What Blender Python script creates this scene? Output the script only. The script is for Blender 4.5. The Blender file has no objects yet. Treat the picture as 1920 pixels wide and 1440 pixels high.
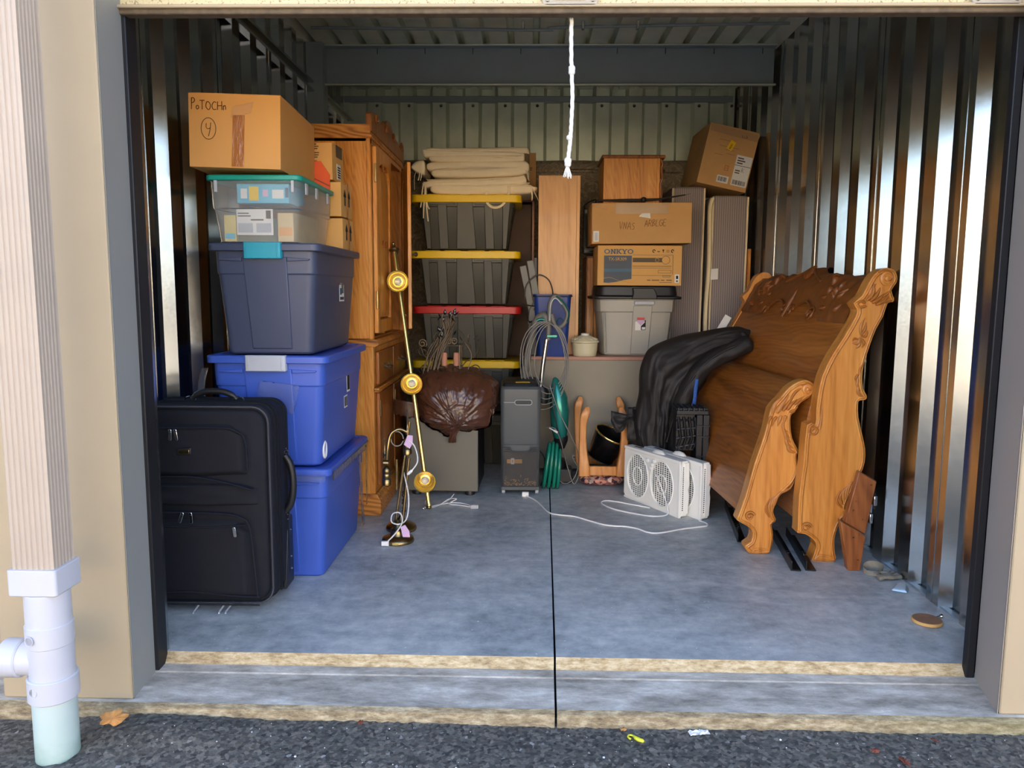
import bpy, bmesh, math, random
from mathutils import Vector, Matrix, noise
random.seed(7)
SC = bpy.context.scene
COL = SC.collection
PI = math.pi

# ------------------------------------------------------------------ camera
PITCH, YAW, ROLL = math.radians(6.9), math.radians(1.25), 0.0057
fw = Vector((-math.sin(YAW)*math.cos(PITCH), math.cos(YAW)*math.cos(PITCH), -math.sin(PITCH)))
r0 = Vector((math.cos(YAW), math.sin(YAW), 0)); u0 = r0.cross(fw)
rt = r0*math.cos(ROLL) + u0*math.sin(ROLL); up = u0*math.cos(ROLL) - r0*math.sin(ROLL)
cam = bpy.data.cameras.new('camera'); cam.sensor_width = 36; cam.lens = 27.0; cam.clip_start = 0.05
co = bpy.data.objects.new('camera', cam); COL.objects.link(co)
m = Matrix((rt, up, -fw)).transposed().to_4x4(); m.translation = (0, 0, 1.2)
co.matrix_world = m
SC.camera = co

# ------------------------------------------------------------------ sky, sun, exposure
SUN_EL, SUN_AZ = math.radians(34), math.radians(24)     # behind the storage building, a little to the right
W = bpy.data.worlds.new('sky'); SC.world = W; W.use_nodes = True
nt = W.node_tree; bg = nt.nodes['Background']
sky = nt.nodes.new('ShaderNodeTexSky'); sky.sky_type = 'NISHITA'; sky.sun_disc = False
sky.sun_elevation = SUN_EL; sky.sun_rotation = SUN_AZ
sky.air_density = 0.8; sky.dust_density = 3.5
nt.links.new(sky.outputs[0], bg.inputs[0]); bg.inputs[1].default_value = 0.18
sl = bpy.data.lights.new('sun', 'SUN'); sl.energy = 10.0; sl.angle = 0.02; sl.color = (1, .90, .78)
so = bpy.data.objects.new('sun', sl); COL.objects.link(so)
sd = Vector((math.sin(SUN_AZ)*math.cos(SUN_EL), math.cos(SUN_AZ)*math.cos(SUN_EL), math.sin(SUN_EL)))
so.rotation_euler = sd.to_track_quat('Z', 'Y').to_euler(); so.location = (3, 6, 9)
vs = SC.view_settings
vs.view_transform = 'Standard'; vs.look = 'None'; vs.gamma = 1.0; vs.use_curve_mapping = False
vs.exposure = 2.58
SC.cycles.max_bounces = 10; SC.cycles.diffuse_bounces = 6; SC.cycles.glossy_bounces = 6
SC.cycles.sample_clamp_indirect = 8.0

# ------------------------------------------------------------------ material helpers
def S(r, g, b):
    f = lambda c: (c/255/12.92 if c <= 10 else ((c/255+.055)/1.055)**2.4)
    return (f(r), f(g), f(b), 1)

def nmat(name):
    M = bpy.data.materials.new(name); M.use_nodes = True
    return M, M.node_tree, M.node_tree.nodes['Principled BSDF']

def coords(t, scale=(1, 1, 1)):
    tc = t.nodes.new('ShaderNodeTexCoord'); mp = t.nodes.new('ShaderNodeMapping')
    mp.inputs['Scale'].default_value = scale
    t.links.new(tc.outputs['Object'], mp.inputs['Vector'])
    return mp.outputs['Vector']

def noisen(t, vec, scale, detail=3, rough=.55, dist=0):
    n = t.nodes.new('ShaderNodeTexNoise'); n.inputs['Scale'].default_value = scale
    n.inputs['Detail'].default_value = detail; n.inputs['Roughness'].default_value = rough
    n.inputs['Distortion'].default_value = dist
    t.links.new(vec, n.inputs['Vector']); return n

def ramp(t, fac, stops):
    r = t.nodes.new('ShaderNodeValToRGB'); e = r.color_ramp.elements
    while len(e) < len(stops): e.new(.5)
    for el, (p, c) in zip(e, stops): el.position = p; el.color = c
    t.links.new(fac, r.inputs[0]); return r.outputs[0]

def bumpn(t, b, h, strength, dist=.002):
    bp = t.nodes.new('ShaderNodeBump'); bp.inputs['Strength'].default_value = strength
    bp.inputs['Distance'].default_value = dist
    t.links.new(h, bp.inputs['Height']); t.links.new(bp.outputs[0], b.inputs['Normal'])

def sc(c, k): return (c[0]*k, c[1]*k, c[2]*k, 1)

def mat(name, c, rough=.5, metal=0., var=.12, vscale=6., bump=0., bscale=60., spec=.5, stretch=(1, 1, 1), coat=0.):
    M, t, b = nmat(name)
    b.inputs['Roughness'].default_value = rough; b.inputs['Metallic'].default_value = metal
    b.inputs['Specular IOR Level'].default_value = spec; b.inputs['Coat Weight'].default_value = coat
    v = coords(t, stretch)
    n = noisen(t, v, vscale, 4)
    t.links.new(ramp(t, n.outputs['Fac'], [(.3, sc(c, 1-var)), (.7, sc(c, 1+var*.6))]), b.inputs['Base Color'])
    if bump: bumpn(t, b, noisen(t, v, bscale, 3).outputs['Fac'], bump)
    return M

def wood(name, dark, mid, light, axis=2, scale=1., rough=.42, cathedral=.6):
    M, t, b = nmat(name)
    st = [38*scale]*3; st[axis] = 1.6*scale
    n = noisen(t, coords(t, st), 1.5, 6, .65, .4)                # fine fibres
    st1 = [9*scale]*3; st1[axis] = .55*scale
    n1 = noisen(t, coords(t, st1), 1.3, 3, .5, .8)               # broad streaks
    st2 = [3.2*scale]*3; st2[axis] = .55*scale
    w = t.nodes.new('ShaderNodeTexWave'); w.wave_type = 'BANDS'; w.bands_direction = 'DIAGONAL'; w.wave_profile = 'SIN'
    w.inputs['Scale'].default_value = 7; w.inputs['Distortion'].default_value = 16
    w.inputs['Detail'].default_value = 1.5; w.inputs['Detail Scale'].default_value = .55
    t.links.new(coords(t, st2), w.inputs['Vector'])
    mx = t.nodes.new('ShaderNodeMix'); mx.data_type = 'FLOAT'; mx.inputs[0].default_value = .5
    t.links.new(n.outputs['Fac'], mx.inputs[2]); t.links.new(n1.outputs['Fac'], mx.inputs[3])
    m2 = t.nodes.new('ShaderNodeMix'); m2.data_type = 'FLOAT'; m2.inputs[0].default_value = .16*cathedral
    t.links.new(mx.outputs[0], m2.inputs[2]); t.links.new(w.outputs['Fac'], m2.inputs[3])
    t.links.new(ramp(t, m2.outputs[0], [(.30, dark), (.47, mid), (.66, light)]), b.inputs['Base Color'])
    b.inputs['Roughness'].default_value = rough; b.inputs['Coat Weight'].default_value = .12
    bumpn(t, b, n.outputs['Fac'], .10, .001)
    return M

def emboss(M): return M

# galvanised steel with spangle
def galv(name, c, rough, rvar=.1, metal=1.):
    M, t, b = nmat(name); b.inputs['Metallic'].default_value = metal
    v = coords(t)
    vo = t.nodes.new('ShaderNodeTexVoronoi'); vo.inputs['Scale'].default_value = 110
    t.links.new(v, vo.inputs['Vector'])
    n = noisen(t, v, 5, 4)
    st = noisen(t, coords(t, (3, 3, .35)), 2.2, 4)
    t.links.new(ramp(t, n.outputs['Fac'], [(.3, sc(c, .86)), (.7, sc(c, 1.06))]), b.inputs['Base Color'])
    mr = t.nodes.new('ShaderNodeMapRange'); mr.inputs[3].default_value = rough-rvar; mr.inputs[4].default_value = rough+rvar
    ad = t.nodes.new('ShaderNodeMix'); ad.data_type = 'FLOAT'; ad.inputs[0].default_value = .5
    t.links.new(vo.outputs['Color'], ad.inputs[2]); t.links.new(st.outputs['Fac'], ad.inputs[3])
    t.links.new(ad.outputs[0], mr.inputs[0]); t.links.new(mr.outputs[0], b.inputs['Roughness'])
    bumpn(t, b, noisen(t, v, 9, 2).outputs['Fac'], .05, .004)
    return M

K = {}
K['galv'] = galv('galvanised_steel', S(186, 188, 186), .19, .04, 1.)
K['galvroof'] = galv('galvanised_roof', S(226, 234, 214), .42, .05, .55)
K['galvceil'] = galv('galvanised_ceiling', S(232, 238, 220), .42, .05, .3)
K['galvdark'] = mat('grey_steel', S(148, 160, 164), .45, .2, .08, 3)
K['blacktrack'] = mat('black_track', S(24, 24, 27), .5)
K['cream'] = mat('cream_paint', S(182, 164, 133), .6, 0, .05, 2.5, .05, 300)
K['creamjamb'] = mat('cream_trim', S(176, 166, 148), .55, 0, .05, 2)
K['seal'] = mat('brown_seal', S(105, 90, 70), .7, 0, .3, 40)
K['spout'] = mat('beige_aluminium', S(186, 170, 152), .5, 0, .06, 5)
K['pvc'] = mat('white_pvc', S(204, 204, 210), .35, 0, .03, 5)
K['black'] = mat('black_plastic', S(26, 26, 28), .45, 0, .2)
K['white'] = mat('white_plastic', S(246, 243, 232), .42, 0, .04)
K['paper'] = mat('white_paper', S(232, 230, 224), .8, 0, .05)
K['ink'] = mat('black_ink', S(28, 24, 22), .8)
K['pen'] = mat('marker_ink', S(70, 44, 24), .8, 0, .3, 90)
K['pencil'] = mat('faded_marker', S(128, 84, 50), .8, 0, .3, 90)
K['chrome'] = mat('chrome', S(215, 215, 215), .15, 1, .05)
K['brass'] = mat('polished_brass', S(244, 216, 128), .24, .95, .05)
K['oldbrass'] = mat('antique_brass', S(150, 128, 88), .28, 1, .25, 30)
K['card'] = mat('kraft_cardboard', S(222, 164, 96), .8, 0, .07, 3, .04, 150, .2, (1, 1, .3))
K['card2'] = mat('tan_cardboard', S(206, 160, 104), .8, 0, .09, 4, .05, 150, .2)
K['card3'] = mat('pale_cardboard', S(222, 172, 104), .75, 0, .06, 4, .04, 150, .2)
K['oak'] = wood('honey_oak', S(148, 86, 26), S(206, 132, 50), S(226, 158, 72), 2, 1.3)
K['oakx'] = wood('honey_oak_across', S(116, 62, 20), S(188, 116, 42), S(214, 144, 62), 0, 1, .42, 1.6)
K['oaky'] = wood('honey_oak_deep', S(112, 62, 22), S(172, 104, 42), S(200, 132, 58), 1)
K['oakdark'] = wood('dark_oak', S(84, 42, 13), S(142, 80, 28), S(172, 104, 40), 2)
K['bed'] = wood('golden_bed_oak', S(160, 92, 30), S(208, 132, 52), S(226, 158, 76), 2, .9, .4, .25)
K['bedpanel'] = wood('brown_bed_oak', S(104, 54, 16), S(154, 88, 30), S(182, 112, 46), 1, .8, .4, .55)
K['bedcarve'] = mat('carved_oak', S(186, 116, 48), .42, 0, .15, 30)
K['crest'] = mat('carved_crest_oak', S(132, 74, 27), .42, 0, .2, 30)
K['maple'] = wood('maple_board', S(196, 136, 82), S(222, 166, 106), S(234, 182, 122), 2, .7, .45, .3)
K['stool'] = wood('stool_oak', S(168, 98, 40), S(208, 136, 68), S(222, 156, 88), 2, .8, .4)
K['bin_slate'] = mat('slate_plastic', S(66, 74, 98), .42, 0, .08, 3, .02, 200)
K['bin_blue'] = mat('blue_plastic', S(62, 94, 186), .38, 0, .06, 3, .02, 200)
K['teal'] = mat('teal_plastic', S(24, 158, 140), .4)
K['cyan'] = mat('cyan_plastic', S(40, 158, 178), .4)
K['latchgrey'] = mat('grey_latch', S(186, 190, 196), .45)
K['totegrey'] = mat('charcoal_plastic', S(80, 79, 70), .45, 0, .12, 5)
K['yellow'] = mat('yellow_plastic', S(244, 200, 14), .42, 0, .05)
K['red'] = mat('red_plastic', S(196, 34, 30), .42, 0, .05)
K['cream_cloth'] = mat('cream_canvas', S(244, 226, 188), .9, 0, .06, 9, .3, 400, .2)
K['fabric'] = mat('black_luggage_cloth', S(30, 31, 38), .75, 0, .15, 30, .25, 900, .3)
K['fabric2'] = mat('black_luggage_panel', S(24, 25, 31), .78, 0, .15, 30, .25, 900, .3)
K['piping'] = mat('grey_piping', S(66, 66, 72), .6)
K['greycab'] = mat('olive_grey_board', S(112, 108, 94), .6, 0, .05, 3)
K['desk'] = mat('grey_desk_panel', S(150, 142, 124), .6, 0, .06, 3)
K['deskedge'] = mat('pink_laminate', S(182, 130, 108), .5, 0, .08, 8)
K['bag'] = mat('brown_bag_film', S(84, 52, 36), .27, 0, .25, 12, .7, 40, .6)
K['iron'] = mat('wrought_iron', S(104, 88, 68), .45, .4, .4, 60)
K['shred'] = mat('charcoal_shredder', S(82, 86, 86), .35, 0, .06, 4)
K['vacteal'] = mat('metallic_teal', S(40, 128, 118), .22, .35, .1)
K['vacgrey'] = mat('grey_vacuum', S(112, 110, 102), .45)
K['hose'] = mat('teal_hose', S(20, 120, 96), .25, 0, .1)
K['cordgrey'] = mat('grey_cord', S(140, 136, 128), .5)
K['cordwhite'] = mat('white_cord', S(240, 236, 230), .5)
K['cordblack'] = mat('black_cord', S(40, 36, 32), .5)
K['bluebin'] = mat('blue_wastebin', S(28, 62, 140), .4)
K['ceramic'] = mat('cream_ceramic', S(224, 214, 178), .3, 0, .04)
K['gtote'] = mat('grey_tote', S(172, 168, 156), .42, 0, .04)
K['coat'] = mat('black_nylon', S(40, 36, 34), .58, 0, .2, 12, .5, 36, .35)
K['blackbag'] = mat('black_bag_film', S(20, 20, 22), .2, 0, .2, 12, .5, 25, .5)
K['metalblack'] = mat('black_steel', S(32, 32, 34), .35, .3)
K['pink'] = mat('lilac_tag', S(214, 178, 208), .7)
K['wooddark'] = wood('brown_case_wood', S(96, 48, 18), S(150, 84, 38), S(172, 104, 52), 2, .7)
K['disc'] = mat('tan_disc', S(160, 116, 84), .8, 0, .2, 30)
K['glove'] = mat('grey_glove', S(150, 138, 118), .9, 0, .2, 30, .3, 200)
K['yelplastic'] = mat('neon_yellow', S(228, 226, 60), .4)
K['leaf'] = mat('brown_leaf', S(200, 146, 84), .8, 0, .3, 40)
K['leafred'] = mat('red_leaf', S(150, 76, 56), .8, 0, .3, 40)
K['orange'] = mat('orange_card', S(232, 92, 38), .6)
K['rug'] = None
K['bluegrey'] = mat('navy_print', S(58, 70, 84), .5, 0, .15, 6)
K['onk'] = mat('blue_print', S(74, 108, 132), .6)
K['greyprint'] = mat('grey_print', S(92, 80, 62), .7)
K['lblue'] = mat('light_blue_card', S(96, 186, 216), .6)
K['skin'] = None

def special_mats():
    # concrete floor, bluish grey, mottled with scuffs
    M, t, b = nmat('sealed_concrete'); v = coords(t)
    n1 = noisen(t, v, 2.2, 7, .68, .5); n2 = noisen(t, v, 17, 7, .7)
    sw = noisen(t, coords(t, (1.6, 4, 1)), 2.5, 6, .66, .6)
    mx = t.nodes.new('ShaderNodeMix'); mx.data_type = 'FLOAT'; mx.inputs[0].default_value = .4
    t.links.new(n1.outputs['Fac'], mx.inputs[2]); t.links.new(sw.outputs['Fac'], mx.inputs[3])
    mx2 = t.nodes.new('ShaderNodeMix'); mx2.data_type = 'FLOAT'; mx2.inputs[0].default_value = .38
    t.links.new(mx.outputs[0], mx2.inputs[2]); t.links.new(n2.outputs['Fac'], mx2.inputs[3])
    base = ramp(t, mx2.outputs[0], [(.38, S(142, 147, 146)), (.47, S(174, 179, 177)), (.55, S(198, 200, 195)), (.66, S(228, 226, 216))])
    sp_ = noisen(t, v, 70, 2, .5); msk = ramp(t, sp_.outputs['Fac'], [(.70, (0, 0, 0, 1)), (.76, (1, 1, 1, 1))])
    m4 = t.nodes.new('ShaderNodeMix'); m4.data_type = 'RGBA'; t.links.new(msk, m4.inputs[0]); t.links.new(base, m4.inputs[6]); m4.inputs[7].default_value = S(232, 236, 238)
    t.links.new(m4.outputs[2], b.inputs['Base Color'])
    mr = t.nodes.new('ShaderNodeMapRange'); mr.inputs[3].default_value = .32; mr.inputs[4].default_value = .62
    t.links.new(n1.outputs['Fac'], mr.inputs[0]); t.links.new(mr.outputs[0], b.inputs['Roughness'])
    bumpn(t, b, n2.outputs['Fac'], .15, .002); K['floor'] = M
    # weathered apron
    M, t, b = nmat('weathered_concrete'); v = coords(t, (1, 2.2, 1))
    n1 = noisen(t, v, 9, 9, .72, .15); n0 = noisen(t, coords(t, (.8, 5, 1)), 2.2, 4, .6)
    mx = t.nodes.new('ShaderNodeMix'); mx.data_type = 'FLOAT'; mx.inputs[0].default_value = .4
    t.links.new(n1.outputs['Fac'], mx.inputs[2]); t.links.new(n0.outputs['Fac'], mx.inputs[3])
    t.links.new(ramp(t, mx.outputs[0], [(.36, S(134, 126, 114)), (.47, S(176, 168, 154)), (.55, S(202, 194, 180)), (.66, S(236, 230, 216))]), b.inputs['Base Color'])
    b.inputs['Roughness'].default_value = .85
    bumpn(t, b, noisen(t, v, 60, 6, .7).outputs['Fac'], .5, .004); K['apron'] = M
    # tan edge
    M, t, b = nmat('tan_concrete_edge'); v = coords(t, (1, 3, 3))
    n1 = noisen(t, v, 22, 8, .75, .1)
    t.links.new(ramp(t, n1.outputs['Fac'], [(.3, S(118, 98, 70)), (.46, S(184, 160, 118)), (.66, S(222, 206, 168))]), b.inputs['Base Color'])
    b.inputs['Roughness'].default_value = .9
    bumpn(t, b, noisen(t, v, 50, 6, .7).outputs['Fac'], .6, .005); K['edge'] = M
    # mossy kerb
    M, t, b = nmat('mossy_kerb'); v = coords(t, (1, 3, 3))
    n1 = noisen(t, v, 20, 8, .75, .1)
    c1 = ramp(t, n1.outputs['Fac'], [(.3, S(96, 82, 60)), (.48, S(150, 132, 100)), (.68, S(204, 188, 152))])
    n2 = noisen(t, coords(t), 1.1, 4, .6); tc = t.nodes.new('ShaderNodeTexCoord'); sp = t.nodes.new('ShaderNodeSeparateXYZ')
    t.links.new(tc.outputs['Object'], sp.inputs[0])
    mr = t.nodes.new('ShaderNodeMapRange'); mr.inputs[1].default_value = .9; mr.inputs[2].default_value = 1.9
    t.links.new(sp.outputs[0], mr.inputs[0])
    ml = t.nodes.new('ShaderNodeMath'); ml.operation = 'MULTIPLY'
    t.links.new(mr.outputs[0], ml.inputs[0]); t.links.new(n2.outputs['Fac'], ml.inputs[1])
    m3 = t.nodes.new('ShaderNodeMix'); m3.data_type = 'RGBA'; t.links.new(ml.outputs[0], m3.inputs[0])
    t.links.new(c1, m3.inputs[6]); m3.inputs[7].default_value = S(96, 104, 48)
    t.links.new(m3.outputs[2], b.inputs['Base Color']); b.inputs['Roughness'].default_value = .9
    bumpn(t, b, noisen(t, v, 50, 6, .7).outputs['Fac'], .6, .005); K['kerb'] = M
    # asphalt
    M, t, b = nmat('asphalt'); v = coords(t)
    vo = t.nodes.new('ShaderNodeTexVoronoi'); vo.inputs['Scale'].default_value = 95; t.links.new(v, vo.inputs['Vector'])
    n1 = noisen(t, v, 2, 4)
    a = ramp(t, vo.outputs['Color'], [(.1, S(62, 59, 54)), (.55, S(102, 97, 88)), (.9, S(134, 127, 114)), (.985, S(190, 186, 180))])
    m3 = t.nodes.new('ShaderNodeMix'); m3.data_type = 'RGBA'; m3.blend_type = 'MULTIPLY'; m3.inputs[0].default_value = .6
    t.links.new(a, m3.inputs[6]); t.links.new(ramp(t, n1.outputs['Fac'], [(.3, (.7, .7, .7, 1)), (.7, (1, 1, 1, 1))]), m3.inputs[7])
    t.links.new(m3.outputs[2], b.inputs['Base Color']); b.inputs['Roughness'].default_value = .9
    bumpn(t, b, noisen(t, v, 130, 4, .6).outputs['Fac'], .7, .005); K['asphalt'] = M
    # translucent storage plastic
    M, t, b = nmat('clear_plastic'); b.inputs['Base Color'].default_value = (.97, .98, .98, 1)
    b.inputs['Roughness'].default_value = .16; b.inputs['Transmission Weight'].default_value = .9; b.inputs['IOR'].default_value = 1.08
    K['clear'] = M
    M, t, b = nmat('smoky_plastic'); b.inputs['Base Color'].default_value = (.42, .41, .40, 1)
    b.inputs['Roughness'].default_value = .1; b.inputs['Transmission Weight'].default_value = .9; b.inputs['IOR'].default_value = 1.05
    K['smoke'] = M
    M, t, b = nmat('clear_tape'); b.inputs['Base Color'].default_value = (.9, .86, .8, 1)
    b.inputs['Roughness'].default_value = .08; b.inputs['Transmission Weight'].default_value = .97; b.inputs['IOR'].default_value = 1.12; b.inputs['Base Color'].default_value = (.97, .96, .95, 1)
    bumpn(t, b, noisen(t, coords(t, (1, 1, .4)), 40, 4).outputs['Fac'], .9, .006); K['tape'] = M
    M, t, b = nmat('brown_tape'); b.inputs['Base Color'].default_value = S(172, 108, 52); b.inputs['Roughness'].default_value = .18
    bumpn(t, b, noisen(t, coords(t, (1, 1, .3)), 50, 4).outputs['Fac'], .8, .005); K['btape'] = M
    M, t, b = nmat('bulb_glass'); b.inputs['Base Color'].default_value = (.95, .95, .95, 1); b.inputs['Roughness'].default_value = .05
    b.inputs['Transmission Weight'].default_value = .6; K['glass'] = M
    # striped mattress ticking
    M, t, b = nmat('striped_ticking'); v = coords(t)
    w = t.nodes.new('ShaderNodeTexWave'); w.bands_direction = 'X'; w.inputs['Scale'].default_value = 21; w.inputs['Distortion'].default_value = .15
    t.links.new(v, w.inputs['Vector'])
    t.links.new(ramp(t, w.outputs['Fac'], [(.2, S(136, 124, 124)), (.75, S(150, 139, 137)), (.98, S(172, 161, 154))]), b.inputs['Base Color'])
    b.inputs['Roughness'].default_value = .85; bumpn(t, b, noisen(t, v, 14, 3).outputs['Fac'], .3, .01); K['ticking'] = M
    # marbled brown roll
    M, t, b = nmat('brown_floral_weave'); v = coords(t)
    n = noisen(t, v, 9, 5, .6, 2.5)
    t.links.new(ramp(t, n.outputs['Fac'], [(.38, S(130, 116, 94)), (.5, S(152, 138, 114)), (.525, S(196, 182, 156)), (.55, S(146, 130, 106))]), b.inputs['Base Color'])
    b.inputs['Roughness'].default_value = .9; K['rug'] = M
    # floral seat
    M, t, b = nmat('floral_fabric'); v = coords(t)
    vo = t.nodes.new('ShaderNodeTexVoronoi'); vo.inputs['Scale'].default_value = 55; t.links.new(v, vo.inputs['Vector'])
    t.links.new(ramp(t, vo.outputs['Color'], [(.2, S(52, 32, 44)), (.4, S(126, 70, 80)), (.55, S(224, 150, 120)), (.7, S(80, 60, 60)), (.85, S(226, 196, 170))]), b.inputs['Base Color'])
    b.inputs['Roughness'].default_value = .85; K['floral'] = M
    # green tinged buried pipe
    M, t, b = nmat('algae_pipe'); v = coords(t)
    tc = t.nodes.new('ShaderNodeTexCoord'); sp = t.nodes.new('ShaderNodeSeparateXYZ'); t.links.new(tc.outputs['Object'], sp.inputs[0])
    n = noisen(t, v, 12, 4)
    ad = t.nodes.new('ShaderNodeMath'); ad.operation = 'MULTIPLY_ADD'; ad.inputs[1].default_value = 0.12
    t.links.new(n.outputs['Fac'], ad.inputs[0]); t.links.new(sp.outputs[2], ad.inputs[2])
    t.links.new(ramp(t, ad.outputs[0], [(-0.0, S(96, 122, 96)), (.05, S(150, 176, 160)), (.12, S(188, 208, 200)), (.3, S(198, 212, 208))]), b.inputs['Base Color'])
    b.inputs['Roughness'].default_value = .5; K['algae'] = M
    # speckled roll door
    M, t, b = nmat('speckled_door_paint'); v = coords(t)
    n = noisen(t, v, 150, 3, .6)
    t.links.new(ramp(t, n.outputs['Fac'], [(.36, S(150, 132, 100)), (.42, S(214, 197, 152)), (.7, S(222, 206, 162))]), b.inputs['Base Color'])
    b.inputs['Roughness'].default_value = .6; K['doorpaint'] = M
special_mats()

# ------------------------------------------------------------------ mesh helpers
class MB:
    def __init__(s): s.v = []; s.f = []
    def add(s, vs, fs, M=None):
        o = len(s.v)
        s.v += [tuple(M @ Vector(p)) if M else tuple(p) for p in vs]
        s.f += [tuple(i+o for i in f) for f in fs]; return s
    def box(s, x0, x1, y0, y1, z0, z1, M=None):
        return s.add([(x0,y0,z0),(x1,y0,z0),(x1,y1,z0),(x0,y1,z0),(x0,y0,z1),(x1,y0,z1),(x1,y1,z1),(x0,y1,z1)],
                     [(0,3,2,1),(4,5,6,7),(0,1,5,4),(1,2,6,5),(2,3,7,6),(3,0,4,7)], M)
    def loft(s, rings, cap=True, M=None):
        n = len(rings[0]); vs = [p for r in rings for p in r]; fs = []
        for k in range(len(rings)-1):
            for i in range(n):
                j = (i+1) % n
                fs.append((k*n+i, k*n+j, (k+1)*n+j, (k+1)*n+i))
        if cap:
            fs.append(tuple(reversed(range(n)))); o = (len(rings)-1)*n; fs.append(tuple(range(o, o+n)))
        return s.add(vs, fs, M)
    def prism(s, poly, plane, d0, d1, M=None):       # poly in 2D; plane 'xz' extruded along y, 'xy' along z, 'yz' along x
        def P(a, b, d): return {'xz': (a, d, b), 'xy': (a, b, d), 'yz': (d, a, b)}[plane]
        return s.loft([[P(a, b, d0) for a, b in poly], [P(a, b, d1) for a, b in poly]], True, M)
    def lathe(s, prof, n=24, M=None, cap=True):       # profile of (r, z)
        return s.loft([[(r*math.cos(2*PI*i/n), r*math.sin(2*PI*i/n), z) for i in range(n)] for r, z in prof], cap, M)
    def tube(s, pts, r, n=8, closed=False, M=None, flat=1.):
        pts = [Vector(p) for p in pts]; N = len(pts)
        rr = r if isinstance(r, (list, tuple)) else [r]*N
        tan = []
        for i in range(N):
            a = pts[(i-1) % N] if (closed or i > 0) else pts[i]; b = pts[(i+1) % N] if (closed or i < N-1) else pts[i]
            d = b-a; tan.append(d.normalized() if d.length > 1e-9 else Vector((0, 0, 1)))
        ref = Vector((0, 0, 1)) if abs(tan[0].z) < .9 else Vector((0, 1, 0))
        u = tan[0].cross(ref).normalized(); rings = []
        for i in range(N):
            u = (u - tan[i]*u.dot(tan[i])); u = u.normalized() if u.length > 1e-6 else tan[i].orthogonal().normalized()
            w = tan[i].cross(u)
            rings.append([tuple(pts[i] + (u*math.cos(2*PI*k/n) + w*math.sin(2*PI*k/n)*flat)*rr[i]) for k in range(n)])
        if closed: return s.loft(rings+[rings[0]], False, M)
        return s.loft(rings, True, M)
    def grid(s, fn, nu, nv, M=None, cu=False):
        vs = [fn(i/nu, j/nv) for j in range(nv+1) for i in range(nu+1)]
        fs = [(j*(nu+1)+i, j*(nu+1)+i+1, (j+1)*(nu+1)+i+1, (j+1)*(nu+1)+i) for j in range(nv) for i in range(nu)]
        return s.add(vs, fs, M)
    def build(s, name, mt, parent=None, smooth=0, bevel=0, seg=2, solid=0, sub=0, loc=None):
        me = bpy.data.meshes.new(name); me.from_pydata(s.v, [], s.f); me.validate()
        bm = bmesh.new(); bm.from_mesh(me); bmesh.ops.recalc_face_normals(bm, faces=bm.faces); bm.to_mesh(me); bm.free()
        if smooth or bevel or sub:
            for p in me.polygons: p.use_smooth = True
            me.set_sharp_from_angle(angle=math.radians(smooth or 40))
        me.materials.append(mt)
        o = bpy.data.objects.new(name, me); COL.objects.link(o)
        if loc: o.location = loc
        if parent: o.parent = parent
        if solid:
            d = o.modifiers.new('solid', 'SOLIDIFY'); d.thickness = solid
        if bevel:
            d = o.modifiers.new('bevel', 'BEVEL'); d.width = bevel; d.segments = seg; d.limit_method = 'ANGLE'; d.angle_limit = math.radians(38)
            d.harden_normals = False
        if sub:
            d = o.modifiers.new('sub', 'SUBSURF'); d.levels = sub; d.render_levels = sub
        return o

def box(name, x0, x1, y0, y1, z0, z1, mt, parent=None, bevel=.004, seg=2, M=None):
    return MB().box(x0, x1, y0, y1, z0, z1, M).build(name, mt, parent, 0, bevel, seg)

def tag(o, label, cat, group=None, kind=None):
    o['label'] = label; o['category'] = cat
    if group: o['group'] = group
    if kind: o['kind'] = kind
    return o
def thing(name, label, cat, loc=(0, 0, 0), rz=0, group=None, rot=None):
    o = bpy.data.objects.new(name, None); COL.objects.link(o); o.empty_display_size = .1
    o.location = loc; o.rotation_euler = rot or (0, 0, rz)
    return tag(o, label, cat, group)
def struct(o, label=None):
    o['kind'] = 'structure'
    if label: o['label'] = label
    return o
def copy_tree(o, parent=None):
    c = o.copy(); COL.objects.link(c)
    if parent: c.parent = parent
    for ch in list(o.children): copy_tree(ch, c)
    return c
def rrect(hx, hy, r, n=5, cx=0, cy=0):
    p = []
    for qx, qy, a0 in ((1, 1, 0), (-1, 1, PI/2), (-1, -1, PI), (1, -1, 3*PI/2)):
        for k in range(n+1):
            a = a0 + PI/2*k/n
            p.append((cx+qx*(hx-r)+r*math.cos(a), cy+qy*(hy-r)+r*math.sin(a)))
    return p
def arc(cx, cy, r, a0, a1, n=12):
    return [(cx+r*math.cos(a0+(a1-a0)*k/n), cy+r*math.sin(a0+(a1-a0)*k/n)) for k in range(n+1)]
def cat(pts, n=6, closed=False):                      # Catmull-Rom through points
    P = [Vector(p) for p in pts]; N = len(P); out = []
    for i in range(N if closed else N-1):
        g = lambda k: P[k % N] if closed else P[min(max(k, 0), N-1)]
        a, b, c, d = g(i-1), g(i), g(i+1), g(i+2)
        for k in range(n):
            t = k/n
            out.append(.5*((2*b)+(c-a)*t+(2*a-5*b+4*c-d)*t*t+(3*b-a-3*c+d)*t*t*t))
    if not closed: out.append(P[-1])
    return out
def T(x=0, y=0, z=0): return Matrix.Translation((x, y, z))
def R(a, ax): return Matrix.Rotation(a, 4, ax)
def dirM(p, d):                                        # local +Z looks along d at p
    return T(*p) @ Vector(d).to_track_quat('Z', 'Y').to_matrix().to_4x4()
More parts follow.
